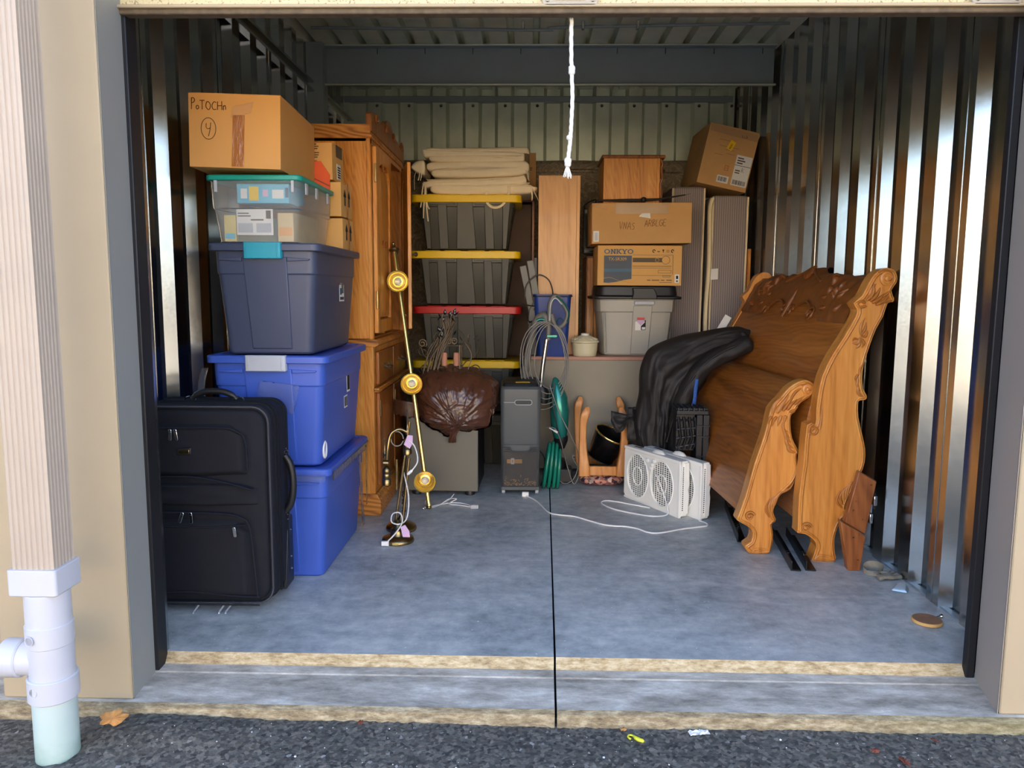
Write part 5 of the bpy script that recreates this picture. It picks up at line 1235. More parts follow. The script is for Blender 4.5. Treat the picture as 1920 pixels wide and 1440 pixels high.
# ------------------------------------------------------------------ carved sleigh bed ends
HB = [(1.289,0.001),(1.281,0.017),(1.297,0.069),(1.284,0.101),(1.244,0.128),(1.212,0.132),(1.212,0.155),(1.213,0.298),(1.228,0.454),(1.238,0.624),(1.275,0.626),(1.276,0.678),(1.281,0.742),(1.297,0.837),(1.338,0.932),(1.385,1.010),(1.430,1.096),(1.436,1.130),(1.420,1.156),(1.455,1.188),(1.479,1.237),(1.502,1.278),(1.530,1.300),(1.560,1.308),(1.588,1.298),(1.602,1.272),(1.600,1.245),(1.580,1.212),(1.593,1.178),(1.588,1.162),(1.566,1.156),(1.549,1.099),(1.522,1.047),(1.496,0.969),(1.475,0.891),(1.470,0.838),(1.476,0.786),(1.494,0.754),(1.488,0.736),(1.463,0.733),(1.457,0.715),(1.461,0.657),(1.481,0.580),(1.496,0.519),(1.496,0.457),(1.480,0.402),(1.453,0.340),(1.427,0.277),(1.421,0.252),(1.438,0.232),(1.432,0.218),(1.408,0.198),(1.388,0.158),(1.376,0.102),(1.380,0.046),(1.380,0.0)]
FB = [(1.034,0.001),(1.013,0.017),(1.004,0.039),(1.031,0.060),(1.037,0.101),(1.016,0.129),(0.966,0.157),(0.967,0.181),(0.995,0.271),(1.028,0.416),(1.065,0.544),(1.080,0.610),(1.093,0.680),(1.130,0.726),(1.166,0.773),(1.211,0.804),(1.249,0.811),(1.280,0.793),(1.290,0.762),(1.268,0.735),(1.231,0.711),(1.209,0.683),(1.204,0.663),(1.187,0.652),(1.186,0.608),(1.197,0.545),(1.218,0.506),(1.230,0.482),(1.221,0.470),(1.222,0.450),(1.230,0.418),(1.228,0.378),(1.211,0.338),(1.173,0.297),(1.140,0.256),(1.127,0.200),(1.142,0.167),(1.136,0.151),(1.123,0.143),(1.132,0.094),(1.131,0.057),(1.124,0.016),(1.105,0.001)]
HB = [(a-.026*b/1.3, b) for a, b in HB]
def inset(poly, d):
    n = len(poly); out = []
    area = sum(poly[i][0]*poly[(i+1) % n][1]-poly[(i+1) % n][0]*poly[i][1] for i in range(n))
    sg = 1 if area > 0 else -1
    for i in range(n):
        a, b = Vector(poly[i-1]), Vector(poly[(i+1) % n]); t_ = (b-a).normalized()
        out.append((poly[i][0]-t_.y*d*sg, poly[i][1]+t_.x*d*sg))
    return out
def smooth(poly, n=3):
    return [(p[0], p[2]) for p in cat([(a, 0, b) for a, b in poly], n, True)]
def comma(par, y, pts, r0=.010, mt=None, name='carving'):        # tapered carved leaf
    P = cat([(a, y, b) for a, b in pts], 4); n = len(P)
    return MB().tube(P, [max(.0012, r0*math.sin(PI*min(1, .18+.82*i/(n-1)))) for i in range(n)], 6, False, None, .8).build(name, mt or K['bedcarve'], par, 60)
def spiral(par, y, cx, cz, r, turns, a0, sg=1, w=.0055, name='carved_scroll'):
    P = [(cx+r*(1-.8*k/30)*math.cos(a0+sg*turns*2*PI*k/30), y, cz+r*(1-.8*k/30)*math.sin(a0+sg*turns*2*PI*k/30)) for k in range(31)]
    return MB().tube(P, w, 6).build(name, K['bedcarve'], par, 60)
def rosette(par, y, x, z, r):
    ro = MB().lathe([(r, 0), (r, .006), (r*.72, .009), (r*.66, .004), (r*.4, .004), (r*.36, .011), (r*.12, .014)], 24, dirM((x, y, z), (0, -1, 0))).build('rosette', K['bed'], par, 50)
def bed_end(name, label, outline, y0, th, length, panel, skew, ztilt, pan_th, rz=0):
    t = thing(name, label, 'bed '+('headboard' if 'head' in name else 'footboard'), (outline[0][0], y0, 0))
    ox = outline[0][0]
    pts = [(a-ox, b) for a, b in smooth(outline, 2)]
    post = MB().prism(pts, 'xz', 0, th).build('post', K['bed'], t, 25, .007, 3)
    ins = inset(pts, .012)
    MB().tube([(a, -.001, max(.008, b)) for a, b in ins], .0062, 6, True).build('post_moulding', K['bed'], post, 60)
    N = 18
    pf = cat([(a-ox, 0, b) for a, b in panel], 4); n = len(pf)
    nr = []
    for i in range(n):
        d = pf[min(i+1, n-1)]-pf[max(i-1, 0)]; nr.append(Vector((-d.z, 0, d.x)).normalized())
    vs = []; fs = []
    def P(i, y, s_): return (pf[i].x+nr[i].x*s_*pan_th/2+skew*(y-th), y, pf[i].z+nr[i].z*s_*pan_th/2+ztilt*(y-th))
    rings = []
    for k in range(N+1):
        y = th-.004+(length-2*th+.008)*k/N
        rings.append([P(i, y, 1) for i in range(n)]+[P(i, y, -1) for i in range(n-1, -1, -1)])
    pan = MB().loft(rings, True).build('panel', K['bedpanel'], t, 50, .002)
    far = MB().prism(pts, 'xz', 0, th, T(skew*(length-th), length-th, ztilt*(length-th))).build('post', K['bed'], t, 25, .006, 2)
    return t, ox, post, pan, pf, nr
# headboard
hp0 = [(1.245, .17), (1.248, .32), (1.262, .50), (1.275, .62), (1.300, .74), (1.325, .85), (1.372, .95), (1.428, 1.05), (1.475, 1.13), (1.515, 1.205), (1.555, 1.262)]
hp = [(a-.026*b/1.3, b) for a, b in hp0]
t, ox, post, pan, pf, nr = bed_end('sleigh_headboard', 'tall carved oak sleigh headboard with scrolled post leaning by the right wall', HB, 3.36, .075, 1.62, hp, -.035, .012, .03)
y = -.004
ox0 = ox; ox = ox0+.0245
rosette(post, 0, 1.556-ox, 1.262, .030)
spiral(post, y, 1.556-ox, 1.262, .044, .55, 2.6, -1, .005, 'scroll_moulding')
for b, c, d, r in (((1.475, 1.168), (1.50, 1.20), (1.50, 1.245), .011), ((1.49, 1.165), (1.515, 1.19), (1.53, 1.225), .010), ((1.50, 1.158), (1.528, 1.175), (1.548, 1.20), .010), ((1.515, 1.150), (1.545, 1.165), (1.57, 1.19), .010),
                   ((1.53, 1.160), (1.556, 1.165), (1.583, 1.168), .010), ((1.47, 1.155), (1.455, 1.165), (1.43, 1.158), .010), ((1.475, 1.145), (1.455, 1.140), (1.437, 1.142), .009), ((1.54, 1.182), (1.562, 1.20), (1.572, 1.215), .008), ((1.485, 1.19), (1.494, 1.215), (1.512, 1.24), .008)):
    comma(post, y, [(a-ox, z) for a, z in (b, c, d)], r)
ox = ox0+.02
for b, c, d, r in (((1.455, 1.02), (1.452, 1.055), (1.468, 1.095), .007), ((1.455, 1.02), (1.470, 1.045), (1.475, 1.075), .008), ((1.455, 1.015), (1.475, 1.015), (1.482, 1.04), .008), ((1.452, 1.01), (1.445, .985), (1.42, .985), .008), ((1.455, 1.0), (1.450, .975), (1.435, .962), .007), ((1.458, 1.005), (1.470, .985), (1.462, .965), .007), ((1.445, 1.0), (1.428, 1.005), (1.42, .992), .006)):
    comma(post, y, [(a-ox, z) for a, z in (b, c, d)], r)
ox = ox0+.016
for b, c, d, r in (((1.470, .90), (1.455, .87), (1.452, .83), .006), ((1.452, .84), (1.448, .80), (1.466, .775), .007), ((1.452, .80), (1.455, .765), (1.482, .748), .008), ((1.448, .85), (1.440, .83), (1.448, .805), .006)):
    comma(post, y, [(a-ox, z) for a, z in (b, c, d)], r)
ox = ox0+.012
spiral(post, y, 1.268-ox, .600, .026, 1.3, 1.6, 1); comma(post, y, [(1.29-ox, .60), (1.296-ox, .64), (1.297-ox, .70)], .006)
ox = ox0+.004
spiral(post, y, 1.248-ox, .158, .024, 1.3, .2, 1)
for k in range(5):
    comma(post, y, [(1.40+.005*k-ox, .252-.0*k+.012*k), (1.375+.014*k-ox, .285+.018*k), (1.39+.018*k-ox, .33+.012*k)], .007)
for s_ in (1,): MB().tube(cat([(1.300-ox, y, .018), (1.315-ox, y, .03), (1.36-ox, y, .026), (1.372-ox, y, .02)], 4), .004, 5).build('foot_moulding', K['bed'], post, 60)
# carved crest along the top
Lh = 1.62; th = .075
def crest_h(u):
    s_ = abs(2*u-1)
    return .012+.060*math.exp(-(s_/.16)**2)+.022*math.exp(-((s_-.36)/.16)**2)+.018*math.exp(-((s_-.72)/.07)**2)+.012*math.exp(-((s_-.55)/.05)**2)+.006*noise.noise((u*30, 0, 3))
def crest_b(u):                           # lower scalloped edge
    s_ = abs(2*u-1)
    z = 1.095-.05*math.exp(-(s_/.06)**2)
    z += .035*math.sin(PI*min(1, max(0, (s_-.08)/.34))) if .08 < s_ < .42 else 0
    if s_ > .42: z -= .055*min(1, (s_-.42)/.16)
    return z
def xat(z):
    for i in range(len(pf)-1):
        if pf[i].z <= z <= pf[i+1].z: return pf[i].x+(pf[i+1].x-pf[i].x)*(z-pf[i].z)/(pf[i+1].z-pf[i].z)
    return pf[-1].x+(z-pf[-1].z)*.75
def crest(u, v):
    yy = th-.004+(Lh-2*th+.008)*u
    zb = crest_b(u); zt = 1.262+crest_h(u)
    if v < .5: q = v/.5; z = zb+(zt-zb)*q; off = .012+.022*math.sin(PI*min(1, q*1.05))**.5 + .010*noise.noise((u*26, q*6, 1))*(1 if abs(2*u-1) > .45 or q > .6 else .3)
    else: q = 1-(v-.5)/.5; z = zb+(zt-zb)*q; off = -.016
    if v == 0: off = 0
    return (xat(z)-off*.8-.035*(yy-th), yy, z+off*.5+.012*(yy-th))
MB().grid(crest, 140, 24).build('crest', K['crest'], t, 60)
def acan(pts, r0):
    P = cat(pts, 6); n = len(P)
    return MB().tube(P, [max(.002, r0*math.sin(PI*(.12+.86*i/(n-1)))) for i in range(n)], 8, False, None, .7)
def onp(u, z, off=.03): yy = th+(Lh-2*th)*u; return (xat(z)-off*.8-.035*(yy-th), yy, z+off*.5+.012*(yy-th))
for sg in (-1, 1):
    C = lambda s_: .5+sg*s_/2
    MB().tube([onp(C(.08+.34*k/16), 1.09+.045*math.sin(PI*k/16), .024) for k in range(17)], [.008]*17, 6).build('c_scroll', K['crest'], t, 60)
    MB().tube([onp(C(.06+.055*math.cos(a)*(1-k/26)), 1.085+.035*math.sin(a)*(1-k/26), .027) for k, a in [(q, q*.42) for q in range(20)]], .006, 6).build('carved_scroll', K['crest'], t, 60)
    MB().tube([onp(C(.44+.06*math.cos(a)*(1-k/26)), 1.075+.04*math.sin(a)*(1-k/26), .027) for k, a in [(q, PI-q*.42) for q in range(20)]], .006, 6).build('carved_scroll', K['crest'], t, 60)
    MB().tube([onp(C(.02+.30*k/12), 1.31-.075*(k/12)**.7, .03) for k in range(13)], [.009]*13, 6).build('top_moulding', K['crest'], t, 60)
    rnd = random.Random(11)
    for k in range(12):                   # clustered acanthus leaves left and right
        s0 = rnd.uniform(.50, .86); z0 = rnd.uniform(1.08, 1.25); a = rnd.uniform(-.6, 2.6)
        acan([onp(C(s0), z0, .024), onp(C(s0+.035*math.cos(a)), z0+.030*math.sin(a), .032), onp(C(s0+.075*math.cos(a+.5)), z0+.055*math.sin(a+.5), .024)], .017).build('acanthus_leaf', K['crest'], t, 60)
for k in range(5):
    a = PI/2+(k-2)*.5
    acan([onp(.5, 1.25, .024), onp(.5+.02*math.cos(a), 1.25+.04*math.sin(a), .032), onp(.5+.045*math.cos(a), 1.25+.075*math.sin(a), .03)], .015).build('acanthus_leaf', K['crest'], t, 60)
MB().tube([onp(.5, 1.05, .03), onp(.5, 1.12, .033), onp(.5, 1.22, .027)], [.006, .016, .006], 6).build('acanthus_leaf', K['crest'], t, 60)
MB().box(-.022, .022, 0, .002, 0, .14, T(-.115, 1.47, .93) @ R(.5, 'Y')).build('price_tag', K['paper'], t)
MB().box(-.018, .018, -.001, .0, .005, .03, T(-.115, 1.47, .93) @ R(.5, 'Y')).build('tag_print', K['red'], t)

# footboard
fp = [(.992, .185), (1.012, .27), (1.040, .38), (1.068, .48), (1.090, .57), (1.108, .65), (1.140, .70), (1.178, .745), (1.218, .775), (1.245, .782)]
t, ox, post, pan, pf, nr = bed_end('sleigh_footboard', 'lower carved oak sleigh footboard with scrolled post in front of the headboard', FB, 3.45, .075, 1.55, fp, -.045, 0, .03)
rosette(post, 0, 1.252-ox, .770, .024)
spiral(post, y, 1.252-ox, .770, .034, .55, 2.6, -1, .0045, 'scroll_moulding')
for b, c, d, r in (((1.10, .655), (1.11, .70), (1.15, .74), .010), ((1.12, .66), (1.135, .69), (1.17, .745), .010), ((1.145, .67), (1.16, .695), (1.195, .745), .010), ((1.165, .675), (1.18, .70), (1.205, .725), .010), ((1.175, .665), (1.195, .675), (1.213, .69), .008),
                   ((1.10, .645), (1.088, .635), (1.083, .61), .008), ((1.12, .645), (1.108, .63), (1.10, .60), .009), ((1.14, .65), (1.133, .63), (1.125, .60), .009), ((1.16, .65), (1.158, .64), (1.152, .61), .008), ((1.18, .73), (1.20, .76), (1.225, .775), .008), ((1.195, .70), (1.215, .72), (1.235, .738), .008),
                   ((1.15, .60), (1.16, .57), (1.185, .545), .008), ((1.158, .575), (1.168, .545), (1.195, .525), .008), ((1.165, .545), (1.175, .515), (1.205, .50), .008), ((1.175, .52), (1.185, .49), (1.222, .478), .009), ((1.15, .62), (1.152, .59), (1.172, .575), .007)):
    comma(post, y, [(a-ox, z) for a, z in (b, c, d)], r)
spiral(post, y, 1.018-ox, .182, .022, 1.3, .2, 1)
for k in range(5):
    comma(post, y, [(1.108+.005*k-ox, .178+.014*k), (1.09+.014*k-ox, .215+.018*k), (1.105+.020*k-ox, .265+.012*k)], .0065)
comma(post, y, [(1.155-ox, .29), (1.195-ox, .315), (1.215-ox, .355)], .006, None, 'edge_moulding')
MB().tube(cat([(1.04-ox, y, .018), (1.06-ox, y, .028), (1.10-ox, y, .022), (1.115-ox, y, .018)], 4), .004, 5).build('foot_moulding', K['bed'], post, 60)

# black bed frame rails lying under the bed ends
for i, (a, b, lab) in enumerate((((1.124, 4.212, .0), (1.035, 3.612, .0), 'black steel bed rail end on the floor left of the footboard foot'),
                                 ((1.244, 3.803, .0), (1.166, 3.236, .0), 'black steel bed rail on the floor right of the footboard foot'),
                                 ((1.305, 3.727, .0), (1.231, 3.239, .0), 'black steel bed rail on the floor touching the headboard foot'))):
    t = thing('bed_rail', lab, 'bed rail', b, 0, 'black bed rails on the floor')
    d = Vector(a)-Vector(b); L_ = d.length; M_ = R(math.atan2(d.y, d.x)-PI/2, 'Z')
    MB().prism([(-.022, .001), (.022, .001), (.022, .007), (-.016, .007), (-.016, .045), (-.022, .045)], 'xz', 0, L_, M_).build('angle_iron', K['metalblack'], t, 0, .002)
    for q in (.38, .44): MB().lathe([(.011, 0), (.011, .007), (.005, .009)], 10, M_ @ T(.004, L_*q, .007)).build('bolt', K['chrome'], t, 40)

# wooden hinged case leaning at the wall
t = thing('wooden_case', 'reddish brown wooden case with brass latches leaning beside the headboard post', 'wooden case', (1.42, 3.25, 0))
MB().loft([[(-.025, 0, 0), (.027, 0, 0), (.046, .01, .150), (.018, .0, .172), (-.070, .0, .222)], [(-.02, .05, 0), (.032, .05, 0), (.052, .06, .150), (.024, .05, .172), (-.064, .05, .222)]]).build('lower_panel', K['wooddark'], t, 0, .004)
MB().loft([[(-.035, .035, .205), (.058, .04, .150), (.100, .055, .385), (.018, .05, .43)], [(-.03, .085, .205), (.064, .09, .150), (.106, .095, .385), (.024, .09, .43)]]).build('upper_panel', K['wooddark'], t, 0, .004)
for z, x in ((.30, .092), (.22, .078)):
    MB().box(x-.003, x+.012, .045, .075, z-.022, z+.022).build('latch', K['chrome'], t, 0, .003)
for x, z in ((.075, .37), (.0, .26), (.02, .36), (.04, .22), (.09, .27), (.01, .30), (-.01, .15), (.015, .05)):
    MB().lathe([(.003, 0), (.003, .002)], 8, dirM((x, .034+.02*(z > .2)*((z-.2)/.2)-.0 if z > .2 else -.001, z), (0, -1, 0))).build('brad', K['oldbrass'], t)

# ------------------------------------------------------------------ black sleeping bag over luggage
def sleeping_bag():
    t = thing('sleeping_bag', 'puffy black sleeping bag draped in an arch beside the footboard', 'sleeping bag', (.65, 4.50, 0))
    ox = .65
    def sweep(name, spine, wid, thk, seed, mt=K['coat'], nv=28):
        P = cat([Vector((a-ox, y_-4.50, z)) for a, y_, z in spine], 9); n = len(P)
        W_ = cat([(w, h, 0) for w, h in zip(wid, thk)], 9)
        rings = []
        for i in range(n):
            tt = (P[min(i+1, n-1)]-P[max(i-1, 0)]).normalized()
            nn = Vector((-tt.z, 0, tt.x)).normalized(); bb = Vector((0, 1, 0))
            e = min(1, .25+.3*min(i, n-1-i))
            r = []
            for k in range(nv):
                a = 2*PI*k/nv
                f = 1+.16*noise.noise((i*.22, 3*math.cos(a), 3*math.sin(a)+seed))+.07*noise.noise((i*.7, 6*math.cos(a), seed))
                r.append(tuple(P[i]+nn*(W_[i].x*e*f*math.cos(a))+bb*(W_[i].y*e*f*math.sin(a))))
            rings.append(r)
        return MB().loft(rings, True).build(name, mt, t, 70)
    O = cat([(a-ox, 0, b) for a, b in ((1.285, .985), (1.22, 1.003), (1.04, .978), (.865, .94), (.715, .878), (.662, .77), (.645, .61), (.629, .45), (.645, .30), (.655, .10), (.66, .004))], 8)
    I = cat([(a-ox, 0, b) for a, b in ((1.285, .90), (1.20, .835), (1.07, .772), (.985, .67), (.925, .56), (.895, .455), (.875, .33), (.865, .21), (.86, .12), (.86, .05), (.86, .004))], 8)
    nU = len(O); nV = 40
    def drape(u, v):
        k = u*(nU-1); i0 = min(int(k), nU-2); f = k-i0
        o = O[i0].lerp(O[i0+1], f); q = I[i0].lerp(I[i0+1], f)
        w = v*2 if v <= .5 else 2-v*2
        p = o.lerp(q, w)
        e = math.sin(PI*min(1, max(0, w)))**.55*min(1, .3+u*6)
        if v <= .5:
            fold = .020*noise.noise((w*5.5+u*1.6, u*2.6, 2))+.022*abs(noise.noise((w*9-u*3, u*7, 7)))+.007*noise.noise((w*24, u*22, 9))+.006*math.sin(w*16+3*u+2*noise.noise((u*4, w*2, 3)))
            d = -(.105*e+fold*min(1, e*1.4))*(.55+.45*min(1, u*2.5))
        else: d = .09*e
        wob = .010*noise.noise((u*9, w*3, 11))
        return (p.x+wob, d+.02, max(.002, p.z+wob))
    o_ = MB().grid(drape, 110, 2*nV)
    o_ = o_.build('quilted_shell', K['coat'], t, 75)
    bb_ = bmesh.new(); bb_.from_mesh(o_.data); bmesh.ops.remove_doubles(bb_, verts=bb_.verts, dist=1e-5); bmesh.ops.recalc_face_normals(bb_, faces=bb_.faces); bb_.to_mesh(o_.data); bb_.free()
    sweep('inner_rim', [(1.268, 4.40, .925), (1.17, 4.395, .875), (1.05, 4.40, .815), (.955, 4.41, .715), (.895, 4.41, .585), (.862, 4.42, .44), (.852, 4.42, .29), (.85, 4.44, .12)], [.05, .050, .048, .050, .050, .046, .04, .04], [.06, .06, .055, .055, .055, .05, .05, .05], 5)
    sweep('back_fold', [(1.27, 4.50, .955), (1.19, 4.545, .90), (1.06, 4.56, .80), (.99, 4.57, .66), (.96, 4.58, .56)], [.042, .05, .05, .05, .03], [.06, .06, .06, .06, .04], 9)
    MB().tube(cat([(1.24-ox, -.15, .93), (1.10-ox, -.158, .872), (.99-ox, -.143, .79), (.90-ox, -.138, .66), (.84-ox, -.128, .50), (.80-ox, -.118, .34)], 8), [.006+.002*math.sin(i*1.3) for i in range(41)], 6).build('stitched_seam', K['coat'], t, 60)
    strand(t, 'blue_cord', [(.955-ox, -.150, .71), (.948-ox, -.156, .66), (.944-ox, -.156, .60), (.938-ox, -.150, .53)], .010, mat('blue_webbing', S(44, 92, 168), .7, 0, .5, 160), .5)
    MB().grid(lambda u, v: (-.16+.13*u, .01-.03*v+.02*noise.noise((u*4, v*4, 1)), .50-.03*u-.12*v*(.6+.4*math.sin(u*5))), 14, 10).build('loose_flap', K['coat'], t, 70, 0, 2, .004)
    MB().grid(lambda u, v: (-.06+.07*u, .02+.015*noise.noise((u*4, v*4, 6)), .52-.2*v), 10, 14).build('loose_flap', K['coat'], t, 70, 0, 2, .006)
sleeping_bag()
def heap(name, label, cat_, loc, rx, ry, h, mt, seed):
    t = thing(name, label, cat_, loc)
    def fn(u, v):
        a = 2*PI*u; z = h*v
        k = (1-v**3.2)**.6*(.86+.16*math.sin(3*v+.5))
        c = 1-.16*abs(noise.noise((a*2.2, v*3, seed)))-.07*abs(noise.noise((a*6, v*9, seed)))
        return (rx*k*c*math.cos(a)+.10*max(0, v-.45)/.5, ry*k*c*math.sin(a), z)
    MB().grid(fn, 80, 40).build('bag_film', mt, t, 70)
    for k in range(5):
        x = rx*.75+.014*k
        MB().tube(cat([(x*.9-.03, -ry*.80, h*.62-.03*k), (x*.95, -ry*.84, h*.72-.02*k), (x, -ry*.7, h*.86-.02*k)], 4), .003, 5).build('film_crease', mt, t, 60)
    return t
heap('garbage_bag', 'glossy black garbage bag wedged between the sleeping bag and the footboard', 'plastic bag', (.985, 4.80, 0), .135, .15, .87, K['blackbag'], 2)

def sawhorse():
    t = thing('folding_sawhorse', 'black ribbed plastic folding sawhorse with yellow latch behind the white fans', 'sawhorse', (.898, 4.16, 0))
    for x0, x1 in ((.022, .056), (.058, .092)):
        b = MB().box(x0, x1, 0, .14, .26, .535).build('side_panel', K['black'], t, 0, .004)
        for z in (.30, .41, .47): box('rib', x0-.001, x1+.001, -.006, .0, z, z+.008, K['black'], b, .001)
        for k in range(3): MB().lathe([(.003, 0), (.003, .002)], 8, dirM((x0+.012, -.001, .40+.02*k), (0, -1, 0))).build('hole', K['ink'], b)
    top = MB().box(-.09, .085, -.006, .145, .535, .56).build('ribbed_top', K['black'], t, 0, .004)
    for k in range(6): box('rib', -.085+.028*k, -.075+.028*k, -.008, .147, .558, .575, K['black'], top, .002)
    for k in range(3): box('cross_rib', -.088, .083, .01+.05*k, .02+.05*k, .558, .570, K['black'], top, .002)
    cav = MB().box(-.085, .02, .03, .12, .33, .535).build('inner_frame', K['metalblack'], t, 0, .004)
    for k in range(4):
        MB().tube([(-.08+.03*k, .02, .34), (-.06+.03*k, .015, .40), (-.075+.03*k, .02, .52)], .008, 6).build('brace', K['black'], t, 60)
        MB().tube([(-.085, .018, .35+.05*k), (.02, .018, .37+.045*k)], .006, 6).build('brace', K['black'], t, 60)
    box('post', .020, .070, .02, .08, .0, .27, K['black'], t, .005)
    box('foot_leg', .055, .088, .03, .09, .0, .16, K['totegrey'], t, .004)
    box('yellow_latch', .050, .086, -.006, .03, .165, .265, mat('amber_plastic', S(240, 176, 20), .4), t, .004)
    box('latch_joint', .018, .052, -.004, .02, .18, .285, K['black'], t, .004)
sawhorse()

# ------------------------------------------------------------------ upturned stool, lampshade, fans
def stool():
    t = thing('upturned_stool', 'oak stool with floral seat turned upside down, its legs in the air', 'stool', (.46, 4.62, 0))
    def cush(u, v):
        a = 2*PI*u; k = math.sin(PI*(.08+.84*v))**.4
        hx, hy = .145*k, .175*k
        ex = 2/4.0
        c, s_ = math.cos(a), math.sin(a)
        return (hx*math.copysign(abs(c)**ex, c), .17+hy*math.copysign(abs(s_)**ex, s_), .002+.075*v)
    MB().grid(cush, 48, 10).build('seat_cushion', K['floral'], t, 60)
    for x0, x1, y0, y1 in ((-.12, .12, .005, .03), (-.12, .12, .31, .335), (-.135, -.11, .02, .32), (.11, .135, .02, .32)):
        box('apron_rail', x0, x1, y0, y1, .077, .135, K['stool'], t, .004)
    for sx in (-1, 1):
        for sy, y0 in ((0, .015), (1, .325)):
            prof = [(.078, .034, .0), (.13, .034, .0), (.165, .030, .003), (.23, .024, .008), (.31, .021, .010), (.39, .021, .008), (.43, .024, .004), (.462, .027, -.004), (.480, .022, -.012), (.497, .014, -.016), (.503, .011, -.016)]
            prof = [(z, r, sx*o-(-sx*.01)*((z-.078)/.42)*(.5 if sy == 0 else 2.6)) for z, r, o in prof]
            MB().loft([[(sx*.114+o+a, y0+b, z+(0 if sy == 0 else .02*(z-.078)/.42)) for a, b in rrect(r, r, r*.35, 3)] for z, r, o in prof]).build('leg', K['stool'], t, 40)
            if sy == 0 and sx > 0 or sy == 1 and sx < 0:
                for q in range(4):
                    MB().tube([(sx*.125+sx*(.004+.01*q*.3), y0-.0185+.003*(q > 1), .20+.05*q), (sx*.125+sx*.006, y0-.022+.004*(q > 1), .22+.05*q), (sx*.13-.004, y0-.0175+.003*(q > 1), .235+.05*q)], [.002, .005, .002], 5).build('carved_leaf', K['stool'], t, 60)
stool()
t = thing('lampshade', 'black drum lampshade with brass rim lying inside the upturned stool', 'lampshade', (.50, 4.785, .245), 0, None, (math.radians(14), math.radians(24), 0))
MB().lathe([(.085, -.10), (.112, .072), (.110, .072), (.083, -.10)], 40, None, False).build('shade', mat('black_shade', S(18, 18, 20), .25, 0, .1), t, 60, 0, 2, .0015)
MB().tube([(.1115*math.cos(a), .1115*math.sin(a), .072) for a in [k*2*PI/40 for k in range(40)]], .0055, 6, True).build('brass_rim', K['brass'], t, 60)
MB().tube([(.085*math.cos(a), .085*math.sin(a), -.10) for a in [k*2*PI/40 for k in range(40)]], .003, 6, True).build('lower_rim', K['ink'], t, 60)

